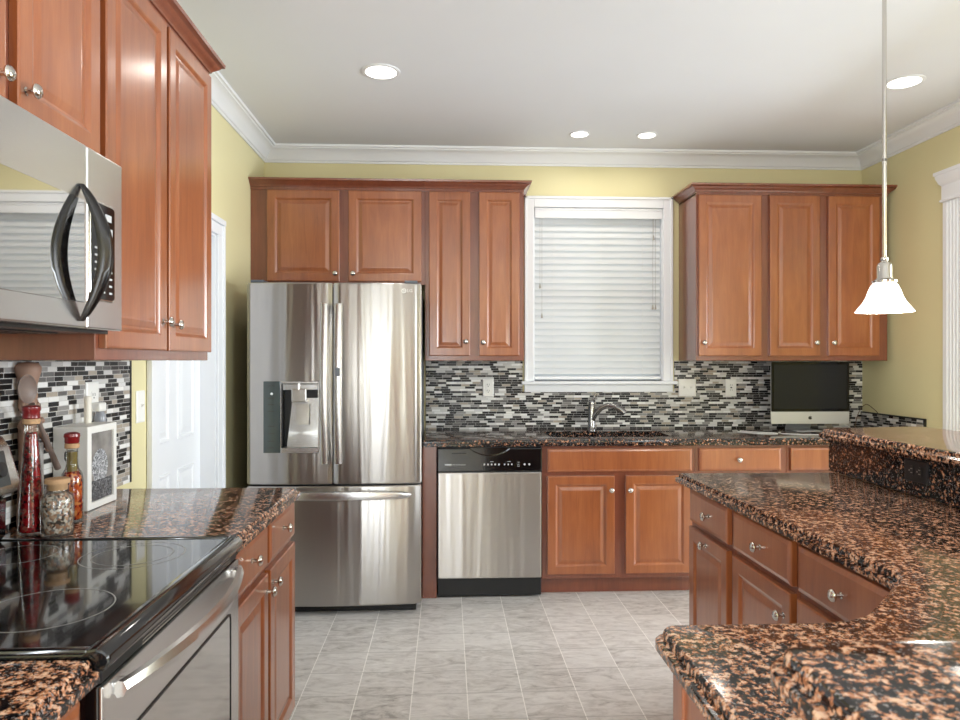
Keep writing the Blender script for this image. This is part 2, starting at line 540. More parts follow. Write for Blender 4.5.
for y0, y1 in ((DY0 - .085, DY0 + .008), (DY1 - .008, DY1 + .085)):
    b.box(LX + .0015, y0, 0, LX + .016, y1, DZ - .0085, .003)
    s = 1 if y0 > 3.2 else -1
    ye = y1 if s > 0 else y0
    b.box(LX + .0015, min(ye, ye - s * .03) + .001, 0, LX + .024, max(ye, ye - s * .03) - .001, DZ + .049, .004)
b.box(LX + .0015, DY0 - .0845, DZ - .008, LX + .016, DY1 + .0845, DZ + .0495, .003)
b.box(LX + .0015, DY0 - .087, DZ + .05, LX + .026, DY1 + .087, DZ + .08, .004)
struct(b.build('trim_4', M_trim))

# cased opening at the right: fluted pilaster, capital and head
m = MB()
PY0, PY1 = 3.62, 3.855
pts = [(RX + .05, PY0), (RX - .022, PY0), (RX - .022, PY0 + .025)]
n = 7; fw = (PY1 - PY0 - .05) / n
for i in range(n):
    y = PY0 + .025 + i * fw
    pts += [(RX - .022, y + fw * .18), (RX - .013, y + fw * .34), (RX - .011, y + fw * .5), (RX - .013, y + fw * .66), (RX - .022, y + fw * .82)]
pts += [(RX - .022, PY1 - .025), (RX - .022, PY1), (RX - .0005, PY1), (RX - .0005, PY0 + .06), (RX + .05, PY0 + .06)]
m.slab(list(reversed(pts)), [(0, .22), (0, 2.27)])
m.box(RX - .032, PY0 - .008, .0, RX - .0005, PY1 + .008, .22, .004)
base = [(RX - .03, PY0 - .01), (RX - .0005, PY0 - .01), (RX - .0005, PY1 + .01), (RX - .03, PY1 + .01)]
m.slab(base, [(.006, 2.27), (-.003, 2.275), (-.003, 2.285), (.004, 2.29), (.004, 2.365), (0, 2.37), (-.008, 2.38), (-.010, 2.39), (-.018, 2.41), (-.020, 2.425), (-.025, 2.427), (-.025, 2.445)], [1, 0, 1, 1])
struct(m.build('trim_5', M_trim, smooth=True, angle=30))
m = MB(); m.box(RX - .022, OY0 - .1, OZ, RX - .0005, PY0 - .012, 2.40, .003); m.box(RX - .05, OY0 - .1, 2.40, RX - .0005, PY0 - .05, 2.46, .006)
m.box(RX - .022, OY0 - .12, 0, RX - .0005, OY0 + .02, OZ, .003)
struct(m.build('trim_6', M_trim))

# window casing, sill, sash, glass
win = MB()
cx0, cx1, cz1 = .516, 1.521, 2.472
def cas(x0, x1, z0, z1): win.box(x0, BY - .020, z0, x1, BY - .0005, z1, .003)
cas(cx0, WX0 + .006, 1.2355, cz1); cas(WX1 - .006, cx1, 1.2355, cz1); cas(WX0 + .007, WX1 - .007, WZ1 - .006, cz1)
win.box(cx0, BY - .028, 1.2355, cx0 + .018, BY - .0005, cz1, .004); win.box(cx1 - .018, BY - .028, 1.2355, cx1, BY - .0005, cz1, .004); win.box(cx0, BY - .028, cz1 - .018, cx1, BY - .0005, cz1, .004)
win.box(WX0 - .001, BY - .001, WZ0, WX0 + .012, BY + .149, WZ1); win.box(WX1 - .012, BY - .001, WZ0, WX1 + .001, BY + .149, WZ1); win.box(WX0, BY - .001, WZ1 - .012, WX1, BY + .149, WZ1 + .001)
wo = struct(win.build('window_1', M_trim))
m = MB(); m.box(cx0 - .022, BY - .055, 1.213, cx1 + .022, BY + .14, 1.235, .005); m.build('window_sill', M_trim, wo)
m = MB(); m.box(cx0, BY - .020, 1.162, cx1, BY - .0005, 1.213, .003); m.build('window_apron', M_trim, wo)
m = MB()
for z0, z1, y in ((1.236, 1.83, BY + .09), (1.79, 2.393, BY + .115)):
    m.box(WX0 + .012, y, z0, WX0 + .05, y + .022, z1); m.box(WX1 - .05, y, z0, WX1 - .012, y + .022, z1)
    m.box(WX0 + .05, y, z0, WX1 - .05, y + .022, z0 + .045); m.box(WX0 + .05, y, z1 - .04, WX1 - .05, y + .022, z1)
m.build('window_sash', M_trim, wo)
m = MB(); m.box(WX0 + .05, BY + .099, 1.281, WX1 - .05, BY + .103, 1.79); m.box(WX0 + .05, BY + .124, 1.835, WX1 - .05, BY + .128, 2.353); m.build('window_pane', M_glass, wo)

# unseen doors and windows added to light the room and show in the steel
def added_frame(name, boxes):
    m = MB()
    for q in boxes: m.box(*q)
    return struct(m.build(name, M_trim))
added_frame('door_added_patio', [(-.75, -3.62, 0, -.70, -3.52, 2.1), (-.14, -3.62, 0, -.09, -3.52, 2.1), (-.70, -3.62, 2.05, -.14, -3.52, 2.1), (-.70, -3.62, 0, -.14, -3.52, .2)])
added_frame('window_added_right', [(RX + .02, -2.55, .85, RX + .1, -2.5, 2.25), (RX + .02, -.5, .85, RX + .1, -.45, 2.25), (RX + .02, -2.5, 2.2, RX + .1, -.5, 2.25), (RX + .02, -2.5, .85, RX + .1, -.5, .9), (RX + .02, -1.53, .9, RX + .1, -1.47, 2.2)])
added_frame('window_added_left', [(LX - .1, -1.6, .6, LX - .02, -1.56, 2.2), (LX - .1, -1.04, .6, LX - .02, -1.0, 2.2), (LX - .1, -1.56, 2.15, LX - .02, -1.04, 2.2), (LX - .1, -1.56, .6, LX - .02, -1.04, .65)])
m = MB(); m.box(.51, -3.60, .01, 2.29, -3.555, 2.09); struct(m.build('door_added_wood', M_wood))  # unseen wood slab added as a dark reflection in the steel
m = MB(); m.box(LX + .001, -2.9, .005, LX + .03, -1.75, 2.1); struct(m.build('door_added_dark', M_frame))  # unseen slab added to darken what the refrigerator door reflects
added_frame('window_added_dining', [(5.51, 1.35, .65, 5.58, 1.42, 2.25), (5.51, 3.78, .65, 5.58, 3.85, 2.25), (5.51, 1.42, 2.18, 5.58, 3.78, 2.25), (5.51, 1.42, .65, 5.58, 3.78, .72), (5.51, 2.57, .72, 5.58, 2.63, 2.18)])

# ------------------------------------------------------------------ cabinets


def knob_mesh(x, y, z):
    m = MB()
    m.lathe([(.0085, 0), (.0085, -.002), (.0055, -.004), (.005, -.014), (.0075, -.017), (.0145, -.020), (.0155, -.024), (.0125, -.029), (.006, -.0315), (.001, -.032)], (x, y, z), 'y', 20)
    return m


def panel_door(parent, x0, x1, z0, z1, knob=None, name='door', fw=.055):
    m = MB(); f = min(fw, (x1 - x0) * .24)
    m.rrings(x0, x1, z0, z1, [(0, -.0005), (0, -.017), (.003, -.0195), (.006, -.020), (f - .008, -.020), (f - .004, -.0185), (f, -.0155), (f + .004, -.012), (f + .010, -.0115), (f + .013, -.0125), (f + .028, -.0165), (f + .032, -.0168)])
    o = m.build(name, M_wood, parent)
    if knob: knob_mesh(knob[0], -.0195, knob[1]).build('knob', M_chrome, o, True)
    return o


def slab_front(parent, x0, x1, z0, z1, knob=None, name='drawer'):
    m = MB()
    m.rrings(x0, x1, z0, z1, [(0, -.0005), (0, -.0135), (.003, -.0165), (.009, -.0185), (.014, -.020)])
    o = m.build(name, M_wood, parent)
    if knob: knob_mesh(knob[0], -.0195, knob[1]).build('knob', M_chrome, o, True)
    return o


def cabinet(name, label, loc, rz, w, depth, z0, z1, doors=(), drawers=(), toe=0.0, crown=None, group=None, rail=None, cat='cabinet'):
    """local frame: front plane y = 0, body behind it (+y), x from left to right"""
    t = thing(name, label, cat, loc, rz, group)
    m = MB()
    if toe:
        m.box(0, 0, toe, w, depth, z1, .0015, 1)
        m.box(.002, .06, .001, w - .002, depth, toe)
    else:
        m.box(0, 0, z0, w, depth, z1, .0015, 1)
    if rail:
        m.box(0, -.004, z0 - rail, w, .016, z0 - .0002, .0015, 1)
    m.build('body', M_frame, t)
    for d in doors: panel_door(t, *d)
    for d in drawers: slab_front(t, *d)
    if crown:
        wl, wr = crown
        poly = [(0, -.006), (w, -.006), (w, depth - .002), (0, depth - .002)]
        m = MB()
        m.slab(poly, [(0, z1 - .012), (0, z1 + .004), (-.006, z1 + .006), (-.008, z1 + .012), (-.018, z1 + .02), (-.030, z1 + .03), (-.034, z1 + .036), (-.044, z1 + .040), (-.046, z1 + .052), (-.040, z1 + .053)], [1, wr, 0, wl])
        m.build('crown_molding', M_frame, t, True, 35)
    return t


UZ0, UZ1 = 1.372, 2.43
g_up = 'wall cabinets'
UY = 4.34   # face frames of the back uppers
DU = BY - UY - .0005
cabinet('wall_cabinet', 'short two-door wooden wall cabinet above the refrigerator', (LX + .0005, UY, 0), 0, 1.064, DU, 1.840, UZ1,
        [(.103, .541, 1.858, 2.415, (.518, 1.905)), (.596, 1.042, 1.858, 2.415, (.626, 1.905))], crown=(0, 0), group=g_up)
cabinet('wall_cabinet', 'tall narrow two-door wall cabinet between refrigerator and window', (-.135, UY, 0), 0, .612, DU, UZ0, UZ1,
        [(.024, .278, 1.402, 2.415, (.25, 1.49)), (.333, .584, 1.402, 2.415, (.358, 1.485))], crown=(0, 1), group=g_up, rail=.0)
cabinet('wall_cabinet', 'single-door wall cabinet just right of the window', (1.566, UY, 0), 0, .459, DU, UZ0, UZ1,
        [(.013, .414, 1.402, 2.415, (.042, 1.485))], crown=(1, 0), group=g_up)
cabinet('wall_cabinet', 'two-door wall cabinet above the computer in the right corner', (2.0255, UY, 0), 0, .782, DU, UZ0, UZ1,
        [(.008, .333, 1.402, 2.415, (.305, 1.485)), (.387, .720, 1.402, 2.415, (.417, 1.485))], crown=(0, 1), group=g_up)
# left wall uppers (front faces +X)
UX = -.885
cabinet('wall_cabinet', 'tall two-door wall cabinet at the left, beside the microwave', (UX, 1.806, 0), 90, .83, UX - LX - .0005, UZ0, UZ1,
        [(.018, .405, 1.402, 2.415, (.375, 1.49)), (.425, .815, 1.402, 2.415, (.455, 1.485))], crown=(0, 1), group=g_up, rail=.0)
cabinet('wall_cabinet', 'short two-door wall cabinet over the microwave', (UX, 1.034, 0), 90, .771, UX - LX - .0005, 1.858, UZ1,
        [(.012, .386, 1.875, 2.415, (.357, 1.925)), (.424, .76, 1.875, 2.415, (.448, 1.925))], crown=(0, 0), group=g_up)

# base cabinets of the back run
FY = 4.06
g_b = 'base cabinets'
DB = BY - FY - .0005
cabinet('base_cabinet', 'two-door sink base cabinet with a long false drawer front', (.553, FY, 0), 0, .905, DB, 0, .876,
        [(.030, .424, .128, .700, (.402, .618)), (.490, .884, .128, .700, (.512, .618))], [(.030, .884, .724, .858)], toe=.10, group=g_b)
cabinet('base_cabinet', 'back run base cabinet with one wide drawer, right of the sink base', (1.4585, FY, 0), 0, .55, DB, 0, .876,
        [(.030, .265, .128, .700, None), (.285, .52, .128, .700, None)], [(.022, .512, .724, .858, (.255, .79))], toe=.10, group=g_b)
cabinet('base_cabinet', 'corner base cabinet under the computer, half hidden by the bar', (2.009, FY, 0), 0, .83, DB, 0, .876,
        [(.02, .40, .128, .700, None), (.43, .81, .128, .700, None)], [(.02, .40, .724, .858, None), (.43, .81, .724, .858, None)], toe=.10, group=g_b)
t = MB(); t.box(-.142, FY - .012, .001, -.06, BY - .001, .876, .0015, 1)
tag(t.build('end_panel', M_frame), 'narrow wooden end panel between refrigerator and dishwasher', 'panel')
# left run base
BX = -.565
cabinet('base_cabinet', 'left base cabinet with two drawers over two doors, beside the range', (BX, 1.808, 0), 90, .752, BX - LX - .0005, 0, .876,
        [(.014, .362, .128, .722, (.338, .672)), (.388, .738, .128, .722, (.412, .680))],
        [(.014, .362, .745, .868, (.175, .812)), (.388, .738, .745, .868, (.550, .815))], toe=.10, group=g_b)
cabinet('base_cabinet', 'base cabinet at the lower left corner, nearest on the near side of the range', (BX, .473, 0), 90, .618, BX - LX - .0005, 0, .876,
        [(.014, .30, .128, .685, (.27, .63)), (.32, .604, .128, .685, (.35, .63))], [(.014, .604, .715, .860, (.31, .79))], toe=.10, group=g_b)
# peninsula (faces -X)
PX = .972
DPN = 1.60 - PX
cabinet('base_cabinet', 'peninsula base cabinet farthest from the viewer, drawer over one door', (PX, 2.735, 0), -90, .42, DPN, 0, .876,
        [(.018, .390, .128, .722, (.20, .690))], [(.018, .390, .743, .868, (.225, .803))], toe=.10, group=g_b)
cabinet('base_cabinet', 'middle one of the three peninsula base cabinets, drawer over one door', (PX, 2.3145, 0), -90, .43, DPN, 0, .876,
        [(.016, .412, .128, .722, (.375, .650))], [(.016, .412, .743, .868, (.225, .803))], toe=.10, group=g_b)
cabinet('base_cabinet', 'peninsula base cabinet in the inner corner, drawer knob nearest the viewer', (PX, 1.884, 0), -90, .43, DPN, 0, .876,
        [(.018, .412, .128, .722, (.05, .650))], [(.018, .412, .743, .868, (.235, .803))], toe=.10, group=g_b)
# near run (faces +Y)
t = cabinet('base_cabinet', 'near base cabinet with end panel below the foreground counter corner', (1.02, 1.155, 0), 180, .63, .51, 0, .876,
            [(.02, .31, .128, .685, (.28, .63)), (.325, .60, .128, .685, (.355, .63))], [(.02, .60, .712, .858, (.31, .79))], toe=.10, group=g_b)
m = MB(); m.box(.630, .0, .10, .637, .50, .876); m.box(.630, -.002, .10, .642, .045, .876, .002); m.build('end_panel', M_wood, t)

# ------------------------------------------------------------------ countertops
EDGE = [(.003, .8765), (0, .8795), (0, .8935), (.002, .8955), (.010, .8965), (.0115, .898), (.012, .905), (.014, .910), (.017, .9130), (.021, .914)]


def edge(z):
    return [(i, h + z - .914) for i, h in EDGE]


def counter(name, label, poly, w, z=.914, mat=None):
    o = MB().slab(poly, edge(z), w).build(name, mat or M_granite, None, True, 30)
    return tag(o, label, 'countertop')


counter('countertop', 'left granite countertop holding the bottles, beside the range', [(LX + .0005, 1.806), (-.532, 1.806), (-.532, 2.575), (LX + .0005, 2.575)], [0, 1, 1, 0])
counter('countertop', 'small piece of granite countertop in the lower left corner', [(LX + .0005, .38), (-.530, .38), (-.530, 1.095), (LX + .0005, 1.095)], [1, 1, 0, 0])
cb = counter('countertop', 'back granite countertop with the sink under the window', [(-.142, 4.022), (2.8395, 4.022), (2.8395, BY - .0005), (-.142, BY - .0005)], [1, 0, 0, 0], mat=M_granite_shaded)
SK = (.62, 1.36, 4.16, 4.50)
c = MB(); c.slab([(p[0], p[1]) for p in rrect(SK[0], SK[2], SK[1], SK[3], .05, 6)], [(0, .85), (0, .95)]); cut(cb, c.build('cutter', None))
c = MB(); c.slab([(p[0], p[1]) for p in rrect(SK[0] - .03, SK[2] - .03, SK[1] + .03, SK[3] + .03, .05, 6)], [(0, .66), (0, .90)])
for o in [o for o in bpy.data.objects if o.get('label', '').startswith('two-door sink base')]:
    for ch in o.children:
        if ch.name.startswith('body'):
            k = c.build('cutter', None); k.location = (0, 0, 0); bpy.context.view_layer.update(); cut(ch, k)
# peninsula: L shape with a clipped inner corner
pen = [(.931, 2.82)] + [(.954, 1.475), (.951, 1.452), (.938, 1.430), (.905, 1.395), (.775, 1.262), (.742, 1.235), (.70, 1.216), (.655, 1.208)] + arc(.394, 1.170, .040, 90, 180, 6) + [(.354, .66), (1.5845, .66), (1.5845, 2.81)]
wt = [1] * len(pen); wt[-2] = 0; wt[-3] = 0
counter('countertop', 'L-shaped peninsula granite countertop with a clipped inner corner', pen, wt)
# granite riser up to the bar
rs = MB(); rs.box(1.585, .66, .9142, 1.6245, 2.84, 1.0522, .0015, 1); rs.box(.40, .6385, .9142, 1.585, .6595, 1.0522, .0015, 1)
tag(rs.build('granite_riser', M_granite_shaded), 'vertical granite riser between peninsula counter and raised bar', 'backsplash')
bar = list(reversed(arc(.360, .652, .048, 90, 180, 6))) + [(1.543, .70), (1.543, 2.84), (1.60, 2.875), (2.0, 2.925), (2.045, 2.90), (2.06, 2.86), (2.06, .19), (.312, .19)]
bar.reverse()
counter('bar_top', 'raised granite bar top, its near corner in the right foreground', bar, None, 1.09)

# ------------------------------------------------------------------ refrigerator
FX0, FX1, FYF = -1.072, -.140, 3.785
fr = thing('refrigerator', 'stainless french door refrigerator with water dispenser and bottom freezer', 'refrigerator', ((FX0 + FX1) / 2, FYF, 0))
hw = (FX1 - FX0) / 2
xo = (FX0 + FX1) / 2
m = MB(); m.box(-hw + .012, .085, .045, hw - .012, .83, 1.772, .006); m.build('body', M_grey, fr)
m = MB(); m.box(-hw + .03, .075, .004, hw - .03, .80, .05); m.build('base_grille', M_blackm, fr)


def fdoor(name, x0, x1, z0, z1, bow=.014, r=.012):
    """door leaf, bowed outward (toward -y), rounded vertical edges; bow follows the whole fridge"""
    m = MB(); n = 22; sec = []
    for i in range(n + 1):
        x = x0 + (x1 - x0) * i / n
        e = min(x - x0, x1 - x)
        y = .018 * (x / hw) ** 2 - bow * (1 - (2 * (x - x0) / (x1 - x0) - 1) ** 2) * .35
        if e < r: y += r - math.sqrt(max(0, r * r - (r - e) ** 2))
        sec.append((x, y))
    sec += [(x1, .08), (x0, .08)]
    m.slab(sec, [(.004, z0), (.001, z0 + .003), (0, z0 + .008), (0, z1 - .008), (.001, z1 - .003), (.004, z1)])
    return m.build(name, M_steel, fr, True, 35)


sx = -.6125 - xo
dl = fdoor('door', -hw, sx - .003, .708, 1.790)
dr = fdoor('door', sx + .003, hw, .708, 1.790)
fz = fdoor('freezer_drawer', -hw, hw, .055, .698)
# dispenser: cavity cut into the left door
qx0, qx1, qx2 = -.979 - xo, -.889 - xo, -.684 - xo
c = MB(); c.box(qx0, -.05, .878, qx2, .0125, 1.262); cut(dl, c.build('cutter', None, fr))
c = MB(); c.box(qx1 + .006, -.05, .905, qx2 - .006, .062, 1.248); cut(dl, c.build('cutter', None, fr))
for p in dl.data.polygons: p.use_smooth = False
for p in dr.data.polygons: pass
dsp = MB()
dsp.box(qx0 + .001, -.004, .879, qx1, .0115, 1.261, .002)
d0 = dsp.build('display_panel', simple('dark_green_glass', srgb(66, 75, 74), .08, coat=.5), fr)
m = MB()
for zz in (1.235, 1.17, 1.135, 1.10, 1.02, .98, .94, .905): m.box(qx0 + .025, -.0046, zz, qx1 - .03, -.0038, zz + .004)
m.build('display_marks', M_dark, d0)
m = MB(); m.lathe([(.007, 0), (.007, -.001)], (qx0 + .045, -.004, 1.195), 'y', 16); m.build('display_light', simple('white_mark', srgb(235, 240, 240), .5), d0)
m = MB()
m.box(qx1 + .001, -.004, .879, qx2 - .001, .0115, .904, .002); m.box(qx1 + .001, -.003, 1.249, qx2 - .001, .0115, 1.261, .002); m.box(qx1 + .001, -.004, .904, qx1 + .0058, .0115, 1.249); m.box(qx2 - .0058, -.004, .904, qx2 - .001, .0115, 1.249)
fo = m.build('dispenser_frame', M_steel_flat, fr)
m = MB(); m.box(qx1 + .0062, .046, .906, qx2 - .0062, .061, 1.247); m.box(qx1 + .0062, .0, .9055, qx1 + .012, .046, 1.247); m.build('dispenser_cavity', M_blackm, fr)
m = MB()
m.rings([[(qx1 + .03, .020, .906), (qx2 - .0065, .020, .906), (qx2 - .0065, .044, 1.17), (qx1 + .055, .044, 1.17)], [(qx1 + .03, .0455, .906), (qx2 - .0065, .0455, .906), (qx2 - .0065, .0458, 1.17), (qx1 + .055, .0458, 1.17)]])
m.box(qx1 + .008, .004, 1.215, qx2 - .008, .05, 1.247, .003)
m.build('dispenser_back_plate', M_steel_flat, fr)
xc = (qx1 + qx2) / 2 - .005
m = MB(); m.box(xc - .04, .0, 1.15, xc + .04, .044, 1.222, .005); m.lathe([(.006, 1.218), (.006, 1.25)], (xc, .0, 0)); m.build('dispenser_spout', M_chrome, fr)
m = MB(); m.rings([[(xc - .018 + s * .0, .016, 1.14), (xc + .052, .016, 1.14), (xc + .050, .006, 1.03), (xc - .015, .006, 1.03)], [(xc - .018, .022, 1.14), (xc + .052, .022, 1.14), (xc + .050, .014, 1.03), (xc - .015, .014, 1.03)]]); m.build('dispenser_paddle', M_chrome, fr)


def vhandle(x, door):
    m = MB(); rs = []
    for i in range(17):
        s = i / 16; z = .822 + (1.676 - .822) * s
        y = -.030 - .028 * math.sin(pi * s) ** .8
        wd = .0215
        yy = -.030 if i in (0, 16) else y
        rs.append([(x - wd, yy + .006, z), (x - wd * .75, yy - .005, z), (x, yy - .008, z), (x + wd * .75, yy - .005, z), (x + wd, yy + .006, z), (x + wd * .6, yy + .012, z), (x - wd * .6, yy + .012, z)])
    m.rings(rs)
    m.box(x - .014, -.025, .826, x + .014, .012, .856, .003); m.box(x - .014, -.025, 1.642, x + .014, .012, 1.672, .003)
    return m.build('handle', M_steel_flat, door, True, 40)


vhandle(-.650 - xo, dl)
h = vhandle(-.576 - xo, dr)
m = MB(); m.box(-.588 - xo, -.0685, 1.29, -.564 - xo, -.062, 1.335, .001); m.build('handle_button', M_grey, h)
m = MB(); rs = []
hx0, hx1 = -1.0 - xo, -.192 - xo
for i in range(21):
    s = i / 20; x = hx0 + (hx1 - hx0) * s
    y = -.018 - .045 * math.sin(pi * s) ** .7
    hh = .012 + .014 * math.sin(pi * s) ** .4
    zc = .650 + .006 * math.sin(pi * s)
    rs.append([(x, y + .008, zc - hh), (x, y - .006, zc - hh * .8), (x, y - .010, zc), (x, y - .006, zc + hh * .8), (x, y + .008, zc + hh), (x, y + .014, zc)])
m.rings(rs); m.box(hx0 + .01, -.02, .642, hx0 + .04, .012, .662); m.box(hx1 - .04, -.02, .642, hx1 - .01, .012, .662)
m.build('handle', M_steel_flat, fz, True, 40)
for q in (hw - .09, -hw + .02):
    m = MB(); m.box(q, .02, 1.7905, q + .07, .2, 1.806, .004); m.build('hinge_cover', M_grey, fr)
# maker's emblem: ring with inner marks, then the letters
lx, lz, ly = -.232 - xo, 1.748, -.0015
silver = simple('emblem_silver', srgb(225, 225, 222), .3, .6)
m = MB(); N = 24
m.rings([[(lx + r * cos(2 * pi * i / N), y, lz + r * sin(2 * pi * i / N)) for i in range(N)] for r, y in ((.0125, ly + .006), (.0125, ly), (.0095, ly), (.0095, ly + .006))], False, False)
m.box(lx - .0015, ly, lz - .006, lx + .0008, ly + .004, lz + .006); m.box(lx - .0015, ly, lz - .006, lx + .004, ly + .004, lz - .004); m.box(lx + .003, ly, lz - .001, lx + .0105, ly + .004, lz + .0012)
m.lathe([(.0016, 0), (.0016, .004)], (lx - .0045, ly, lz + .004), 'y', 10)
m.build('emblem', silver, dr)
text_mesh('emblem_letters', 'LG', .024, silver, dr, Matrix.Translation((lx + .032, ly + .001, lz)) @ Matrix.Rotation(R(90), 4, 'X'), .002)

# ------------------------------------------------------------------ dishwasher
dw = thing('dishwasher', 'stainless dishwasher with black control strip under the back counter', 'dishwasher', (-.0575, 4.035, 0))
W = .608
m = MB(); m.box(.004, .03, .10, W - .004, .60, .872); m.build('body', M_blackm, dw)
m = MB(); m.box(.004, .045, .004, W - .004, .30, .10); m.box(.004, .012, .012, W - .004, .045, .112, .003); m.build('kick_plate', M_blackm, dw)
m = MB(); m.box(.004, -.006, .116, W - .004, .03, .728, .006); m.build('door', M_steel_dw, dw)
m = MB(); m.box(.002, -.012, .731, W - .002, .03, .868, .006); cp = m.build('control_panel', M_black, dw)
c = MB()
pl = [(.19 + .23 * i / 12, .862 - .040 * math.sin(pi * i / 12) ** .8) for i in range(13)]
c.prism_y(pl + [(.42, .88), (.19, .88)], -.03, .012); cut(cp, c.build('cutter', None, dw))
wm = simple('panel_print', srgb(190, 190, 190), .6)
m = MB()
y0, y1 = -.0126, -.0118
m.box(.045, y0, .770, .083, y1, .778); m.box(.087, y0, .772, .165, y1, .774)
for i in range(5): m.box(.268 + i * .021, y0, .769, .277 + i * .021, y1, .779)
for i in range(3): m.box(.385 + i * .021, y0, .770, .393 + i * .021, y1, .778)
for q in (.305, .405): m.box(q, y0, .789, q + .02, y1, .791)
m.box(.462, y0, .785, .478, y1, .787); m.box(.462, y0, .774, .476, y1, .776); m.box(.462, y0, .763, .478, y1, .765)
for i in range(2): m.lathe([(.006, y0), (.006, y1)], (.505 + i * .027, 0, .774), 'y', 12)
m.build('control_print', wm, cp)
m = MB()
for i in range(7): m.box(.085 + i * .012, y0, .836, .092 + i * .012, y1, .842)
m.build('vent', M_dark, cp)

# ------------------------------------------------------------------ range
RY0, RY1 = 1.099, 1.803
rg = thing('range', 'black and stainless electric range with smooth glass cooktop at the left', 'stove', (LX + .012, RY0, 0))
RW = RY1 - RY0; RD = .668   # local x = depth toward the room, y = along the wall
m = MB(); m.box(.0, .006, .03, RD - .055, RW - .006, .895); m.build('body', M_blackm, rg)
for q in (.05, RW - .05):
    for xx in (.05, RD - .12):
        m = MB(); m.lathe([(.018, .001), (.018, .03)], (xx, q, 0)); m.build('foot', M_blackm, rg)
# cooktop frame with rolled front rail
m = MB()
sec = [(.03, .893), (RD - .006, .893), (RD, .899), (RD + .004, .908), (RD + .002, .918), (RD - .006, .925), (RD - .018, .929), (RD - .032, .927), (RD - .04, .922), (.05, .922), (.03, .924)]
m.rings([[(p[0], y, p[1]) for p in offset(sec, i)] for i, y in ((.004, -.0005), (.001, .002), (0, .006), (0, RW - .006), (.001, RW - .002), (.004, RW + .0005))])
m.box(.03, .0, .918, RD - .03, .016, .928, .004); m.box(.03, RW - .016, .918, RD - .03, RW, .928, .004)
m.build('cooktop_frame', M_black, rg, True, 35)
gp = NT('cooktop_glass')
f = gp.noise(gp.coords('Object'), 900, 1)
gp.l(gp.ramp(f, [(.60, srgb(9, 9, 10)), (.72, srgb(44, 42, 42))]), gp.p.inputs['Base Color']); gp.p.inputs['Roughness'].default_value = .07; gp.p.inputs['Coat Weight'].default_value = .3
m = MB(); m.slab(rrect(.075, .0165, RD - .034, RW - .0165, .02), [(0, .9215), (0, .9245)]); gl = m.build('glass_top', gp.m, rg)
ringm = simple('burner_print', srgb(150, 148, 146), .4)
for cx, cy, rr in ((.468, .545, (.112, .086)), (.468, .195, (.112,)), (.20, .56, (.085,)), (.20, .19, (.085, .06))):
    m = MB(); N = 48
    for r in rr:
        m.rings([[(cx + q * cos(2 * pi * i / N), cy + q * sin(2 * pi * i / N), .92475) for i in range(N)] for q in (r, r - .0026)], False, False)
    m.build('burner_ring', ringm, gl)
# backguard
m = MB()
sec = [(.0, .925), (.085, .925), (.098, .94), (.100, 1.03), (.065, 1.045), (.0, 1.045)]
m.rings([[(p[0], y, p[1]) for p in offset(sec, i)] for i, y in ((.006, .012), (0, .02), (0, RW - .02), (.006, RW - .012))]); m.build('backguard_base', M_black, rg, True, 40)
m = MB()
sec = [(.0, 1.045), (.09, 1.035), (.125, 1.05), (.130, 1.07), (.105, 1.155), (.085, 1.185), (.055, 1.195), (.0, 1.195)]
m.rings([[(p[0], y, p[1]) for p in offset(sec, i)] for i, y in ((.012, .002), (.003, .008), (0, .018), (0, RW - .018), (.003, RW - .008), (.012, RW - .002))]); bgd = m.build('backguard', M_steel_flat, rg, True, 40)
m = MB(); m.rings([[(.1275, y, 1.068), (.1095, y, 1.15), (.1125, y, 1.153), (.1305, y, 1.070)] for y in (.05, RW - .05)]); m.build('control_panel', M_black, bgd)
for i, y in enumerate((.11, .2, RW - .2, RW - .11)):
    mt = Matrix.Translation((.120, y, 1.11)) @ Matrix.Rotation(R(-13), 4, 'Y')
    m = MB(); m.lathe([(.024, 0), (.024, .01), (.02, .012), (.018, .028), (.001, .03)], (0, 0, 0), 'x', M=mt); m.build('control_knob', M_blackm, bgd, True)
# oven front: vent trim, door, window, handle, drawer
m = MB(); m.box(RD - .055, .004, .872, RD - .012, RW - .004, .893, .003); vt = m.build('vent_trim', M_blackm, rg)
m = MB(); m.box(RD - .055, .001, .300, RD - .014, RW - .001, .870, .003); od = m.build('oven_door', M_black, rg)
m = MB(); m.box(RD - .0138, .001, .301, RD - .008, RW - .001, .869, .002); m.build('steel_front', M_steel_flat, od)
m = MB()
for k in range(3):
    m.box(RD - .0135, .15, .874 + k * .0065, RD - .0112, RW - .06, .8765 + k * .0065)
m.build('vent_louvers', M_chrome, vt)
owm = steel('mirrored_oven_glass', srgb(205, 203, 201), .07, 0)
m = MB(); m.prism_y(rrect(.075, .36, RW - .07, .755, .012), -.0005, .0015, M=Matrix.Translation((RD - .0075, 0, 0)) @ Matrix.Rotation(R(90), 4, 'Z')); m.build('oven_window', owm, od)
m = MB()
o_ = [(p[0], p[1]) for p in rrect(.073, .358, RW - .068, .757, .014)]; i_ = [(p[0], p[1]) for p in rrect(.077, .362, RW - .072, .753, .012)]
m.rings([[(RD - .0064, p[0], p[1]) for p in o_], [(RD - .0055, p[0], p[1]) for p in o_], [(RD - .0055, p[0], p[1]) for p in i_], [(RD - .0064, p[0], p[1]) for p in i_]], False, False)
m.build('window_outline', M_blackm, od)
m = MB(); rs = []
for i in range(25):
    s = i / 24; y = .035 + (RW - .07) * s
    x = RD + .004 + .046 * math.sin(pi * s) ** .85
    hh = .0135 + .005 * math.sin(pi * s)
    zc = .850
    rs.append([(x - .006, y, zc - hh), (x + .004, y, zc - hh * .85), (x + .010, y, zc), (x + .005, y, zc + hh * .85), (x - .004, y, zc + hh), (x - .010, y, zc + hh * .5), (x - .010, y, zc - hh * .5)])
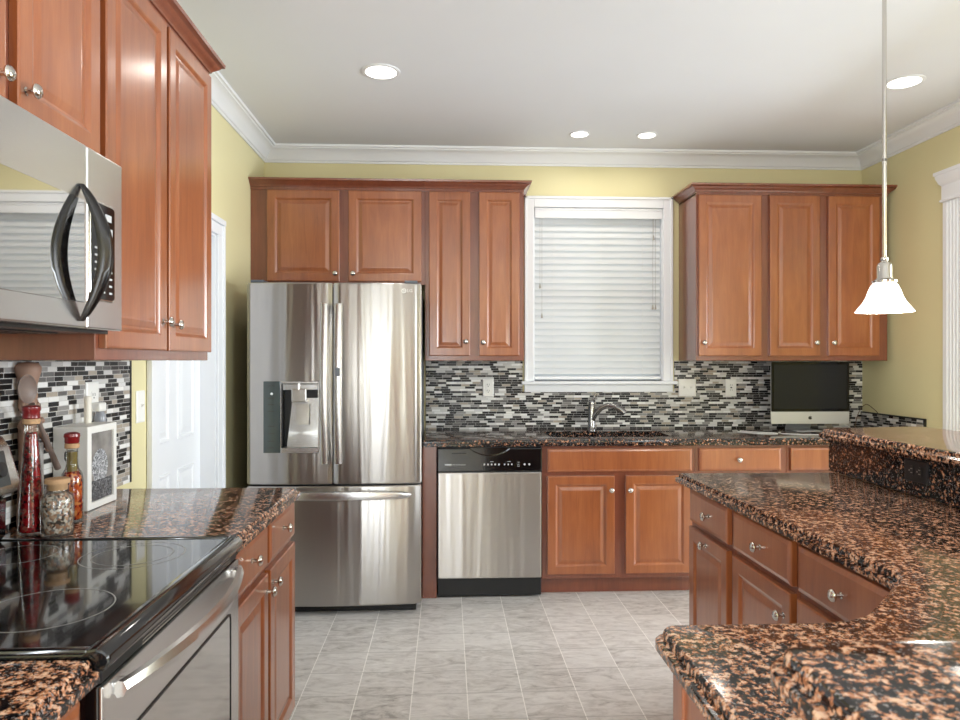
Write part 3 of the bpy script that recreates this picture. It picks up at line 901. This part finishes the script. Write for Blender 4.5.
m.rings(rs); m.box(RD - .009, .037, .840, RD + .010, .065, .860, .003); m.box(RD - .009, RW - .065, .840, RD + .010, RW - .037, .860, .003)
m.build('handle', M_steel_flat, od, True, 40)
m = MB(); m.box(RD - .055, .004, .07, RD - .010, RW - .004, .294, .005); m.build('storage_drawer', M_steel_flat, rg)

# ------------------------------------------------------------------ microwave
MW0, MW1 = 1.008, 1.765
mw = thing('microwave', 'stainless over-the-range microwave with dark bowed handle', 'microwave', (LX + .0105, MW0, 1.435))
MWW = MW1 - MW0; H = .4145; D = .390
m = MB(); m.box(0, .003, .012, D - .03, MWW - .003, H - .002, .003); m.build('body', M_blackm, mw)
m = MB(); m.box(.02, .01, .0, D - .03, MWW - .01, .012)
for k in range(5): m.box(.10 + k * .045, .12, -.003, .12 + k * .045, MWW - .12, .0)
m.build('underside_vent', M_dchrome, mw)
ys = 1.595 - MW0
m = MB(); m.box(D - .03, .0, .008, D, ys - .001, H - .001, .004); md = m.build('door', M_steel_flat, mw)
m = MB(); m.box(D - .03, ys + .001, .008, D, MWW, H - .001, .004); mp = m.build('control_column', M_steel_flat, mw)
mg = simple('microwave_glass', srgb(196, 196, 196), .03, 1.0)
m = MB(); m.box(D - .006, .055, .064, D + .0012, ys - .012, .290, .001); m.build('window_glass', mg, md)
m = MB(); rs = []
hy = 1.568 - MW0
for i in range(21):
    s = i / 20; z = .022 + .300 * s
    q = math.sin(pi * s)
    x = D + .003 + .050 * q ** .9; wd = .004 + .010 * q ** .6; th = .004 + .009 * q ** .6
    y = hy + .006 * q
    rs.append([(x - th, y - wd, z), (x, y - wd * 1.1, z), (x + th, y - wd * .5, z), (x + th * 1.1, y + wd * .3, z), (x + th * .4, y + wd, z), (x - th, y + wd, z)])
m.rings(rs); m.build('handle', M_dchrome, md, True, 50)
rr_ = rrect(ys + .012, .075, MWW - .045, .300, .012)
m = MB(); m.rings([[(D + x, p[0], p[1]) for p in offset(rr_, i)] for i, x in ((-.002, -.001), (-.002, .002), (0, .003), (.003, .0025))]); m.build('control_bezel', M_chrome, mp)
m = MB(); m.rings([[(D + x, p[0], p[1]) for p in offset(rr_, i)] for i, x in ((.003, .002), (.003, .0034))]); kp = m.build('control_panel', M_glassblack, mp)
m = MB()
a0, a1 = ys + .022, MWW - .055
for r_ in range(7):
    for c_ in range(3):
        m.box(D + .0034, a0 + c_ * .034 + .006, .092 + r_ * .0165, D + .0037, a0 + c_ * .034 + .020, .0965 + r_ * .0165)
m.box(D + .0034, a0 + .01, .225, D + .0037, a0 + .04, .230); m.box(D + .0034, a0 + .055, .224, D + .0037, a0 + .09, .246); m.box(D + .0034, a0 + .055, .262, D + .0037, a0 + .085, .278)
m.build('keypad_print', wm, kp)

# ------------------------------------------------------------------ sink and faucet
sk = thing('sink', 'double bowl stainless undermount sink below the window', 'sink', (0, 0, 0))
ssm = steel('sink_steel', srgb(205, 205, 206), .25, 0)
xm = (SK[0] + SK[1]) / 2 + .06
for x0, x1 in ((SK[0], xm - .012), (xm + .012, SK[1])):
    m = MB(); P = rrect(x0 - .012, SK[2] - .012, x1 + .0, SK[3] + .012, .05, 6) if x0 < 1 and x1 < SK[1] - .01 else rrect(x0, SK[2] - .012, x1 + .012, SK[3] + .012, .05, 6)
    m.slab(P, [(-.006, .8755), (0, .8755), (.004, .74), (.02, .705), (.06, .70)])
    P2 = offset(P, -.003)
    # inner bowl: open at the top
    m2 = MB(); m2.rings([[(p[0], p[1], z) for p in offset(P, i)] for i, z in ((-.010, .8752), (.0, .8752), (.006, .74), (.022, .70), (.062, .694))], False, True)
    m.b.free()
    m2.build('bowl', ssm, sk, True, 60)
    m3 = MB(); m3.lathe([(.04, .6945), (.042, .698), (.03, .699), (.012, .697)], ((x0 + x1) / 2, (SK[2] + SK[3]) / 2, 0)); m3.build('drain', M_chrome, sk, True)
M_faucet = simple('dark_stainless', srgb(150, 148, 146), .2, 1.0)
fa = thing('faucet', 'chrome single-lever kitchen faucet with arched spout behind the sink', 'faucet', (.952, 4.575, .9142))
m = MB(); m.lathe([(.032, 0), (.032, .005), (.026, .012), (.024, .03), (.0235, .15), (.020, .163), (.019, .168)], n=24); m.build('body', M_faucet, fa, True)
m = MB()
pp = [(.004, -.010, .07), (.022, -.020, .11), (.055, -.035, .148), (.095, -.055, .166), (.135, -.075, .160), (.170, -.092, .142), (.196, -.105, .118)]
m.tube(pp, [.017, .018, .0175, .018, .020, .021, .019], 14); m.build('spout', M_faucet, fa, True)
m = MB(); m.lathe([(.019, .168), (.020, .176), (.016, .190), (.004, .196)]); m.tube([(.002, -.002, .180), (.010, -.006, .205), (.020, -.010, .228), (.026, -.012, .242)], [.010, .009, .009, .007], 10); m.build('lever', M_faucet, fa, True)

# ------------------------------------------------------------------ blind
bl = thing('window_blind', 'closed white horizontal slat blind in the kitchen window', 'blind', ((WX0 + WX1) / 2, BY + .03, 1.238))
bm_t = NT('blind_slat'); bp = bm_t.p
bm_t.l(bm_t.mix(bm_t.noise(bm_t.coords('Object'), 3, 2), srgb(232, 233, 234), srgb(238, 239, 240)), bp.inputs['Base Color']); bp.inputs['Roughness'].default_value = .45
tr = bm_t.n('ShaderNodeBsdfTranslucent'); tr.inputs[0].default_value = (.95, .95, .93, 1)
mx = bm_t.n('ShaderNodeMixShader'); mx.inputs[0].default_value = .3
out = bm_t.t.nodes['Material Output']; bm_t.l(bp.outputs[0], mx.inputs[1]); bm_t.l(tr.outputs[0], mx.inputs[2]); bm_t.l(mx.outputs[0], out.inputs[0])
bw = (WX1 - WX0) / 2 - .0135
m = MB(); m.box(-bw, -.045, 1.088, bw, -.035, 1.153, .003); m.box(-bw, -.034, 1.10, bw, .02, 1.152); m.box(-bw, -.050, 1.142, bw, -.035, 1.153, .003); m.build('valance', M_trim, bl)
m = MB()
ns = 24; z0, z1 = .045, 1.098
for i in range(ns):
    z = z0 + (z1 - z0) * (i + .5) / ns
    a = R(68); hwid = .0258
    rs = []
    for sgn in (-bw + .002, bw - .002):
        ring = []
        for k in range(7):
            q = -1 + 2 * k / 6
            cu = .003 * (1 - q * q)
            ring.append((sgn, -q * hwid * cos(a) * -1 - cu * sin(a), z - q * hwid * sin(a) * -1 - cu * cos(a) * 0))
        ring += [(p[0], p[1] + .0022, p[2]) for p in reversed(ring)]
        rs.append(ring)
    m.rings(rs)
m.build('slats', bm_t.m, bl)
m = MB(); m.box(-bw + .002, -.026, .008, bw - .002, .020, .028, .003); m.build('bottom_rail', M_trim, bl)
m = MB()
for x in (-bw + .13, 0.02, bw - .13):
    m.tube([(x, -.0255, 1.09), (x, -.0255, .02)], .0009, 6)
m.build('ladder_cord', M_white, bl)
for xs, zb in ((-bw + .035, .62), (-bw + .048, .42), (bw - .055, .95), (bw - .042, .48), (bw - .060, .48)):
    m = MB(); m.tube([(xs, -.032, 1.09), (xs, -.032, zb + .03)], .0010, 6); m.lathe([(.0025, .032), (.006, .01), (.0065, 0), (.003, -.001)], (xs, -.032, zb), n=10); m.build('pull_cord', simple('cord_tassel', srgb(176, 170, 160), .6), bl, True)

# ------------------------------------------------------------------ outlets and switches


def plate(name, label, cat, loc, rz, wd, ht, kind, mat=M_white, mat2=None):
    """faces local -y"""
    t = thing(name, label, cat, loc, rz)
    m = MB(); m.rrings(-wd / 2, wd / 2, -ht / 2, ht / 2, [(0, -.0002), (0, -.004), (.004, -.0065), (.006, -.007)]); m.build('cover_plate', mat, t)
    dk = mat2 or M_dark
    if kind == 'outlet':
        for z in (-.020, .020):
            m = MB(); m.prism_y(rrect(-.017, z - .014, .017, z + .014, .011), -.009, -.0065); f = m.build('socket', mat, t)
            m = MB(); m.box(-.008, -.0093, z - .002, -.0055, -.0088, z + .008); m.box(.0055, -.0093, z - .002, .008, -.0088, z + .008); m.lathe([(.0028, -.0093), (.0028, -.0088)], (0, 0, z - .008), 'y', 10); m.build('slots', dk, f)
    elif kind == 'sideways':
        for x in (-.020, .020):
            m = MB(); m.prism_y(rrect(x - .014, -.017, x + .014, .017, .011), -.009, -.0065); f = m.build('socket', mat, t)
            m = MB(); m.box(x - .002, -.0093, -.008, x + .008, -.0088, -.0055); m.box(x - .002, -.0093, .0055, x + .008, -.0088, .008); m.lathe([(.0028, -.0093), (.0028, -.0088)], (x - .008, 0, 0), 'y', 10); m.build('slots', dk, f)
    elif kind == 'rocker':
        m = MB(); m.box(-.0165, -.0088, -.033, .0165, -.0065, .033, .001); f = m.build('socket', mat, t)
        m = MB(); m.box(-.007, -.0092, .012, -.005, -.0087, .022); m.box(.005, -.0092, .012, .007, -.0087, .022); m.box(-.007, -.0092, -.022, -.005, -.0087, -.012); m.box(.005, -.0092, -.022, .007, -.0087, -.012); m.box(-.006, -.0094, -.004, .006, -.0087, .004); m.build('slots', dk, f)
    else:
        for x in ((-.023, .023) if kind == 'switch2' else (0,)):
            m = MB(); m.box(x - .005, -.0085, -.012, x + .005, -.0065, .012, .001); m.rings([[(x - .004, -.008, -.004), (x + .004, -.008, -.004), (x + .004, -.008, .006), (x - .004, -.008, .006)], [(x - .003, -.018, .006), (x + .003, -.018, .006), (x + .003, -.018, .011), (x - .003, -.018, .011)]]); m.build('toggle', mat, t)
    return t


WY = BY - .009
plate('wall_outlet', 'white duplex outlet on the tile left of the window', 'outlet', (.274, WY, 1.190), 0, .073, .118, 'outlet')
plate('light_switch', 'white double switch plate on the tile just right of the window', 'switch', (1.622, WY, 1.190), 0, .118, .118, 'switch2')
plate('wall_outlet', 'white outlet with square face on the tile left of the computer', 'outlet', (1.922, WY, 1.190), 0, .073, .118, 'rocker')
plate('wall_outlet', 'black outlet set sideways in the granite riser', 'outlet', (1.585, 2.29, .998), -90, .118, .076, 'sideways', simple('black_plastic', srgb(24, 24, 26), .3), simple('brass_slots', srgb(150, 145, 138), .4))
plate('light_switch', 'white switch plate on the yellow wall by the pantry door', 'switch', (LX, 2.795, 1.192), 90, .073, .125, 'switch1')
t = plate('wall_outlet', 'white outlet on the left tile behind the white box', 'outlet', (LX + .009, 2.405, 1.235), 90, .08, .13, 'outlet')
pf = thing('plug_in_freshener', 'small white plug-in device in the left tile outlet', 'plug-in', (LX + .0186, 2.405, 1.215), 90)
m = MB(); m.box(-.024, -.030, -.014, .024, -.0005, .016, .005); m.build('housing', M_white, pf)
m = MB(); m.lathe([(.016, -.058), (.018, -.05), (.018, -.028), (.012, -.014)], (.0, -.020, 0)); m.build('refill', simple('grey_refill', srgb(150, 152, 158), .2), pf, True)

# ------------------------------------------------------------------ items on the left counter
ZC = .9143


def mottled(name, cols, scale, rough=.15, coat=.5):
    t = NT(name); vo = t.n('ShaderNodeTexVoronoi'); vo.inputs['Scale'].default_value = scale; t.l(t.coords('Object'), vo.inputs['Vector'])
    sc = t.n('ShaderNodeSeparateColor'); t.l(vo.outputs['Color'], sc.inputs[0])
    t.l(t.ramp(sc.outputs[0], [(i / len(cols), c) for i, c in enumerate(cols)], 'CONSTANT'), t.p.inputs['Base Color'])
    t.p.inputs['Roughness'].default_value = rough; t.p.inputs['Coat Weight'].default_value = coat; t.p.inputs['Coat Roughness'].default_value = .03
    return t.m


M_clear = thin_glass('bottle_glass', (.97, .98, .97, 1))
red_fill = mottled('red_pepper_fill', [srgb(128, 12, 20), srgb(84, 8, 14), srgb(150, 24, 28), srgb(140, 72, 60), srgb(50, 8, 12), srgb(138, 16, 24)], 150)
wax = simple('red_wax', srgb(122, 16, 20), .35, coat=.3)
cork = simple('cork', srgb(188, 150, 112), .8, var=.12)

t = thing('decorative_bottle', 'tall slender red pepper bottle, the taller of two red-capped bottles', 'bottle', (-1.098, 1.905, ZC))
m = MB(); m.lathe([(.029, 0.0), (.0318, .004), (.031, .02), (.029, .06), (.0245, .15), (.020, .22), (.0165, .262), (.016, .285), (.017, .288)], n=28); m.build('glass_body', M_clear, t, True, 60)
m = MB(); m.lathe([(.026, .006), (.0288, .010), (.028, .02), (.026, .06), (.0218, .15), (.0175, .22), (.014, .262), (.012, .268)], n=28); m.build('filling', red_fill, t, True, 60)
m = MB(); m.lathe([(.0165, .2885), (.020, .290), (.021, .300), (.019, .303)], n=24); m.build('collar', cork, t, True)
m = MB(); m.lathe([(.019, .3035), (.021, .306), (.020, .322), (.0225, .326), (.022, .334), (.016, .338), (.002, .339)], n=24); m.build('wax_cap', wax, t, True)
t = thing('decorative_bottle', 'short bottle with red wax cap and orange pepper filling, before the white box', 'bottle', (-1.066, 2.045, ZC))
m = MB(); m.lathe([(.025, 0), (.029, .004), (.029, .115), (.026, .135), (.018, .150), (.0155, .160), (.015, .205), (.017, .207)], n=28); m.build('glass_body', M_clear, t, True, 60)
m = MB(); m.lathe([(.022, .006), (.026, .009), (.026, .110), (.023, .130), (.016, .142)], n=28); m.build('filling', mottled('orange_pepper_fill', [srgb(176, 70, 30), srgb(140, 26, 20), srgb(206, 130, 70), srgb(110, 20, 18), srgb(190, 90, 40)], 140), t, True, 60)
m = MB(); m.lathe([(.013, .1425), (.0135, .15), (.0135, .198)], n=20); m.build('oil', simple('olive_oil', srgb(120, 104, 60), .1), t, True)
m = MB(); m.lathe([(.0165, .2075), (.019, .209), (.019, .221), (.017, .222)], n=24); m.build('collar', cork, t, True)
m = MB(); m.lathe([(.017, .2225), (.019, .225), (.019, .238), (.021, .241), (.020, .249), (.013, .253), (.002, .254)], n=24); m.build('wax_cap', wax, t, True)
t = thing('spice_jar', 'squat glass jar of mixed seeds with a flat cork lid', 'jar', (-1.022, 1.888, ZC))
m = MB(); m.lathe([(.035, 0), (.039, .005), (.0395, .09), (.036, .104), (.027, .112), (.026, .128), (.029, .131), (.029, .135)], n=32); m.build('glass_body', M_clear, t, True, 60)
m = MB(); m.lathe([(.033, .006), (.0362, .009), (.0366, .088), (.033, .100), (.024, .108), (.022, .11)], n=32); m.build('filling', mottled('mixed_seeds', [srgb(196, 184, 168), srgb(150, 112, 90), srgb(120, 118, 116), srgb(176, 140, 112), srgb(70, 60, 54), srgb(214, 206, 196)], 170, .3), t, True, 60)
m = MB(); m.lathe([(.024, .118), (.024, .1355), (.030, .1358), (.030, .146), (.028, .148)], n=28); m.build('cork_lid', cork, t, True)

# white box with picture on its broad side
wb = thing('picture_box', 'white wooden box with a black and white picture set in its side', 'box', (-1.1885, 2.170, ZC))
m = MB(); m.box(0, 0, 0, .104, .186, .256, .003); bx = m.build('body', M_white, wb)
c = MB(); c.box(.098, .022, .022, .12, .164, .234); cut(bx, c.build('cutter', None, wb))
pt = NT('grey_picture')
v = pt.coords('Object'); sp = pt.n('ShaderNodeSeparateXYZ'); pt.l(v, sp.inputs[0])
n1 = pt.noise(pt.coords('Object', (1, 1, 1)), 120, 5, .75, 1.5)
ell = pt.math('ADD', pt.math('POWER', pt.math('DIVIDE', pt.math('SUBTRACT', sp.outputs['Y'], .085), .05), 2.0), pt.math('POWER', pt.math('DIVIDE', pt.math('SUBTRACT', sp.outputs['Z'], .125), .055), 2.0))
inside = pt.math('LESS_THAN', ell, 1.0)
low = pt.math('LESS_THAN', sp.outputs['Z'], .085)
c1 = pt.ramp(n1, [(.36, srgb(40, 40, 42)), (.5, srgb(140, 142, 146)), (.6, srgb(226, 228, 232))])
c2 = pt.ramp(n1, [(.4, srgb(26, 26, 28)), (.52, srgb(92, 92, 96)), (.64, srgb(150, 150, 152))])
c3 = pt.ramp(pt.noise(v, 20, 3), [(.3, srgb(120, 116, 112)), (.7, srgb(150, 146, 142))])
pt.l(pt.mix(low, pt.mix(inside, c3, c1), c2), pt.p.inputs['Base Color']); pt.p.inputs['Roughness'].default_value = .25
m = MB(); m.box(.0975, .0225, .0225, .0990, .1635, .2335); m.build('picture', pt.m, wb)
m = MB(); m.prism_y(rrect(.035, .150, .072, .186, .012), -.0012, .003); m.build('hand_hole', M_dark, wb)
cd = MB(); cd.lathe([(.010, 0), (.011, .002), (.011, .083), (.009, .086), (.001, .087)], n=20)
o = cd.build('candle', simple('ivory_wax', srgb(240, 234, 220), .5), None, True); o.location = (-1.150, 2.30, ZC + .2565); tag(o, 'slim ivory candle standing on top of the white box', 'candle')

# chef figurine with a big spoon
ch = thing('chef_figurine', 'tall clay chef figurine holding an oversized spoon, leaning by the left tile', 'figurine', (-1.166, 2.008, ZC))
ch.scale = (1.13, 1.13, 1.13)
clay = simple('brown_clay', srgb(150, 118, 100), .55, var=.15); clayw = simple('grey_clay', srgb(196, 192, 190), .5, var=.08)
m = MB(); m.lathe([(.032, 0), (.034, .01), (.030, .08), (.027, .16), (.030, .22), (.026, .255), (.014, .268), (.012, .275)], n=24, M=Matrix.Scale(.62, 4, (1, 0, 0))); m.build('body', clay, ch, True, 60)
m = MB(); m.rings([[(.0205 + .003 * cos(a * .5), .030 * sin(a) * (1 + .25 * (1 - z / .2)), z) for a in [-.9 + 1.8 * k / 8 for k in range(9)]] + [(.016, .030 * sin(a) * (1 + .25 * (1 - z / .2)), z) for a in [.9 - 1.8 * k / 8 for k in range(9)]] for z in (.012, .08, .15, .2)]); m.build('apron', clayw, ch, True, 40)
m = MB()
m.lathe([(.004, .268), (.017, .276), (.0215, .292), (.021, .306), (.016, .318), (.004, .322)], n=20)
m.lathe([(.001, -.006), (.0045, -.004), (.0048, 0), (.001, .006)], (.022, .003, .297), n=10)
m.lathe([(.004, -.004), (.005, 0), (.004, .004)], (.0, .021, .297), n=8); m.lathe([(.004, -.004), (.005, 0), (.004, .004)], (.0, -.021, .297), n=8)
m.tube([(.0185, -.009, .290), (.0215, .0, .287), (.0185, .009, .290)], .0028, 8)
m.build('head', clay, ch, True, 60)
m = MB(); m.lathe([(.020, .310), (.0205, .314), (.0185, .336), (.022, .356), (.028, .376), (.029, .388), (.022, .398), (.003, .402)], n=24); m.build('hat', clay, ch, True, 60)
m = MB(); m.tube([(.0, .026, .245), (.014, .046, .21), (.036, .026, .182)], [.010, .009, .007], 10); m.tube([(.0, -.026, .245), (.016, -.044, .235), (.040, -.02, .256)], [.010, .009, .007], 10)
m.lathe([(.003, -.008), (.008, -.004), (.0085, .002), (.004, .008)], (.038, .022, .184), n=10); m.lathe([(.003, -.008), (.008, -.004), (.0085, .002), (.004, .008)], (.042, -.02, .258), n=10)
m.build('arms', clay, ch, True, 60)
# spoon: bowl up at the left, handle running down to the right
spn = MB()
pa = Vector((.044, -.062, .300)); pb = Vector((.040, .058, .130))
spn.tube([pa + (pb - pa) * (i / 6) for i in range(7)], [.0075, .006, .0055, .0055, .006, .007, .008], 10)
rsx = []
cen = Vector((.044, -.085, .338)); ax = (pa - pb).normalized(); nx = Vector((1, -.25, .1)); nx = (nx - ax * nx.dot(ax)).normalized(); ay = ax.cross(nx)
for rr, dd in ((.001, -.006), (.6, -.005), (.9, -.001), (1.0, .004), (1.03, .0055), (.97, .006), (.85, .002), (.5, -.002), (.001, -.003)):
    rsx.append([cen + ax * (.036 * rr * cos(2 * pi * k / 24)) + ay * (.029 * rr * sin(2 * pi * k / 24)) + nx * dd for k in range(24)])
spn.rings(rsx); spn.build('spoon', simple('grey_brown_clay', srgb(122, 106, 98), .5, var=.12), ch, True, 60)

# ------------------------------------------------------------------ computer in the corner
im = thing('desktop_computer', 'all-in-one desktop computer with black screen and silver chin', 'computer', (2.335, 4.40, ZC))
alu = simple('satin_aluminium', srgb(206, 207, 210), .35, .55)
m = MB(); rs = []
w2 = .258
prof = rrect(-w2, .052, w2, .452, .008)
for k, (y, sc_) in enumerate(((0.0, 1.0), (.006, 1.0), (.012, .985), (.03, .80), (.040, .45))):
    rs.append([(p[0] * sc_, y, .252 + (p[1] - .252) * sc_) for p in prof])
m.rings(rs); hb = m.build('housing', alu, im, True, 40)
m = MB(); m.prism_y(rrect(-w2 + .0008, .130, w2 - .0008, .4512, .007), -.0018, .0); sc_o = m.build('screen_glass', M_glassblack, im)
m = MB(); m.box(-w2 + .019, -.0022, .148, w2 - .019, -.0017, .433); m.build('display', simple('display_off', srgb(36, 37, 38), .15, IOR=1.3), sc_o)
# emblem on the chin: a bitten fruit with leaf
dkm = simple('emblem_black', srgb(18, 18, 18), .3)
N = 40; ol = []
for i in range(N):
    a = 2 * pi * i / N
    r = .0125 * (1 + .10 * math.cos(2 * a) * .6 - .16 * max(0, math.sin(a)) ** 8 - .08 * max(0, -math.sin(a)) ** 8)
    x, z = r * cos(a) * .95, r * sin(a)
    dx, dz = x - .0145, z - .002
    q = math.hypot(dx, dz)
    if q < .0065:
        x = .0145 + dx / q * .0065; z = .002 + dz / q * .0065
    ol.append((x, .090 + z))
m = MB(); m.prism_y(ol, -.0008, .0)
m.prism_y([(.0008 + .004 * s - .0, .1045 + .0075 * s + .0016 * sgn * math.sin(pi * s)) for s, sgn in [(0, 1), (.25, -1), (.5, -1), (.75, -1), (1, 1), (.75, 1), (.5, 1), (.25, 1)]], -.0008, .0)
m.build('emblem', dkm, hb)
m = MB(); m.box(-.085, .005, .0002, .085, .165, .006, .002); rs = []
for s in [i / 8 for i in range(9)]:
    y = .160 - .115 * s; z = .006 + .26 * s; ww = .085 - .012 * s
    rs.append([(-ww, y, z), (ww, y, z), (ww, y + .006, z), (-ww, y + .006, z)])
m.rings(rs); m.build('stand', alu, im)
cab = [(2.12, 4.36), (2.09, 4.32), (2.10, 4.26), (2.16, 4.22), (2.24, 4.20), (2.33, 4.19), (2.42, 4.20), (2.47, 4.24)]


def spline(pts, n=8):
    out = []
    P = [pts[0]] + list(pts) + [pts[-1]]
    for i in range(1, len(P) - 2):
        a, b_, c_, d_ = [Vector(p) for p in P[i - 1:i + 3]]
        for k in range(n):
            t_ = k / n
            out.append(.5 * ((2 * b_) + (c_ - a) * t_ + (2 * a - 5 * b_ + 4 * c_ - d_) * t_ ** 2 + (3 * b_ - a - 3 * c_ + d_) * t_ ** 3))
    out.append(Vector(pts[-1]))
    return out


cw = simple('white_cable_jacket', srgb(240, 240, 238), .4)
o = MB().tube(spline([(x, y, ZC + .0032) for x, y in cab]), .003, 8).build('cable', cw, None, True); tag(o, 'white cable curving on the counter in front of the computer', 'cable')
o = MB().tube(spline([(1.86, 4.40, ZC + .003), (1.95, 4.28, ZC + .003), (2.04, 4.25, ZC + .003), (2.06, 4.31, ZC + .003), (1.98, 4.36, ZC + .003), (1.90, 4.46, ZC + .003)]), .0028, 8).build('cable', cw, None, True); tag(o, 'white looped cable lying left of the computer', 'cable')
o = MB().tube(spline([(2.57, 4.42, ZC + .046), (2.60, 4.43, ZC + .035), (2.64, 4.45, ZC + .012), (2.68, 4.46, ZC + .003), (2.72, 4.50, ZC + .003)]), .003, 8).build('cable', cw, None, True); tag(o, 'short white cable dropping from right edge of computer', 'cable')
o = MB().tube(spline([(2.70, 4.52, ZC + .003), (2.76, 4.58, ZC + .10), (2.80, 4.56, ZC + .165), (2.822, 4.50, ZC + .135), (2.826, 4.47, ZC + .1145)]), .0022, 8).build('cable', simple('brown_cable', srgb(96, 70, 40), .5), None, True); tag(o, 'thin brown wire arching over the low tile strip in the right corner', 'wire')

# ------------------------------------------------------------------ lamps


def lamp_disk(parent, loc, rad, power, col=(1, .94, .86), spread=150):
    d = bpy.data.lights.new('downlight', 'AREA'); d.shape = 'DISK'; d.size = rad * 2; d.energy = power; d.color = col; d.spread = R(spread)
    o = bpy.data.objects.new('downlight_beam', d); C.objects.link(o); o.parent = parent; o.location = loc
    return o


def recessed(label, x, y, r, power):
    t = thing('recessed_light', label, 'ceiling light', (x, y, CZ), 0, 'recessed ceiling lights')
    m = MB(); m.lathe([(r * 1.24, -.0002), (r * 1.24, -.003), (r * 1.12, -.0065), (r, -.005), (r, -.0002)], n=40); m.build('trim_ring', M_trim, t, True, 50)
    m = MB(); m.lathe([(r * .99, -.0052), (r * .99, -.0045)], n=40); m.build('lens', M_lamp, t)
    lamp_disk(t, (0, 0, -.012), r * .9, power)


recessed('large round recessed ceiling light at the left, in front of the refrigerator', -.32, 3.42, .076, 1.6)
recessed('large round recessed ceiling light at the right, beside the pendant rod', 2.30, 3.42, .076, 1.6)
recessed('small recessed ceiling light near window, left one of the pair', .82, 4.30, .052, 1.2)
recessed('small recessed ceiling light near window, right one of the pair', 1.242, 4.30, .052, 1.2)
PXY = (1.625, 2.53)
pl_ = thing('pendant_light', 'pendant lamp with white bell shade hanging from a long rod above the bar', 'pendant lamp', (PXY[0], PXY[1], 1.552))
m = MB()
prof = [(.112, 0), (.109, .004), (.098, .018), (.082, .036), (.070, .056), (.062, .078), (.052, .098), (.040, .110), (.030, .115)]
prof = [(r * .88, h) for r, h in prof]
m.lathe(prof + [(q[0] * .88, q[1]) for q in [(.028, .113), (.038, .107), (.049, .096), (.059, .077), (.067, .056), (.079, .036), (.095, .018), (.106, .004), (.112, 0)]], n=40, cap0=False, cap1=False)
shd = NT('lit_opal_glass'); shd.p.inputs['Base Color'].default_value = (.95, .94, .92, 1); shd.p.inputs['Roughness'].default_value = .25
shd.l(shd.mix(shd.noise(shd.coords('Object'), 6, 2), (1, .98, .94, 1), (1, .97, .92, 1)), shd.p.inputs['Emission Color']); shd.p.inputs['Emission Strength'].default_value = 1.6
m.build('shade', shd.m, pl_, True, 60)
m = MB(); m.lathe([(.042, .108), (.043, .116), (.030, .122), (.026, .128), (.026, .170), (.022, .180), (.012, .186), (.011, .190), (.013, .194), (.013, .200), (.008, .205)], n=24); m.build('socket_cap', M_chrome, pl_, True, 40)
m = MB(); m.lathe([(.0075, .204), (.0075, CZ - 1.552 - .026)], n=14)
for h in (.55, .56): m.lathe([(.009, h), (.009, h + .02)], n=14)
m.build('rod', M_chrome, pl_, True)
m = MB(); m.lathe([(.011, CZ - 1.552 - .03), (.03, CZ - 1.552 - .022), (.042, CZ - 1.552 - .010), (.043, CZ - 1.552 - .0003)], n=30); m.build('canopy', M_chrome, pl_, True)
m = MB(); m.lathe([(.010, .108), (.013, .095), (.026, .060), (.028, .045), (.020, .026), (.004, .018)], n=20); m.build('bulb', M_lamp, pl_, True)
d = bpy.data.lights.new('pendant_glow', 'POINT'); d.energy = 5; d.color = (1, .92, .80); d.shadow_soft_size = .03
o = bpy.data.objects.new('pendant_glow', d); C.objects.link(o); o.parent = pl_; o.location = (0, 0, -.03)
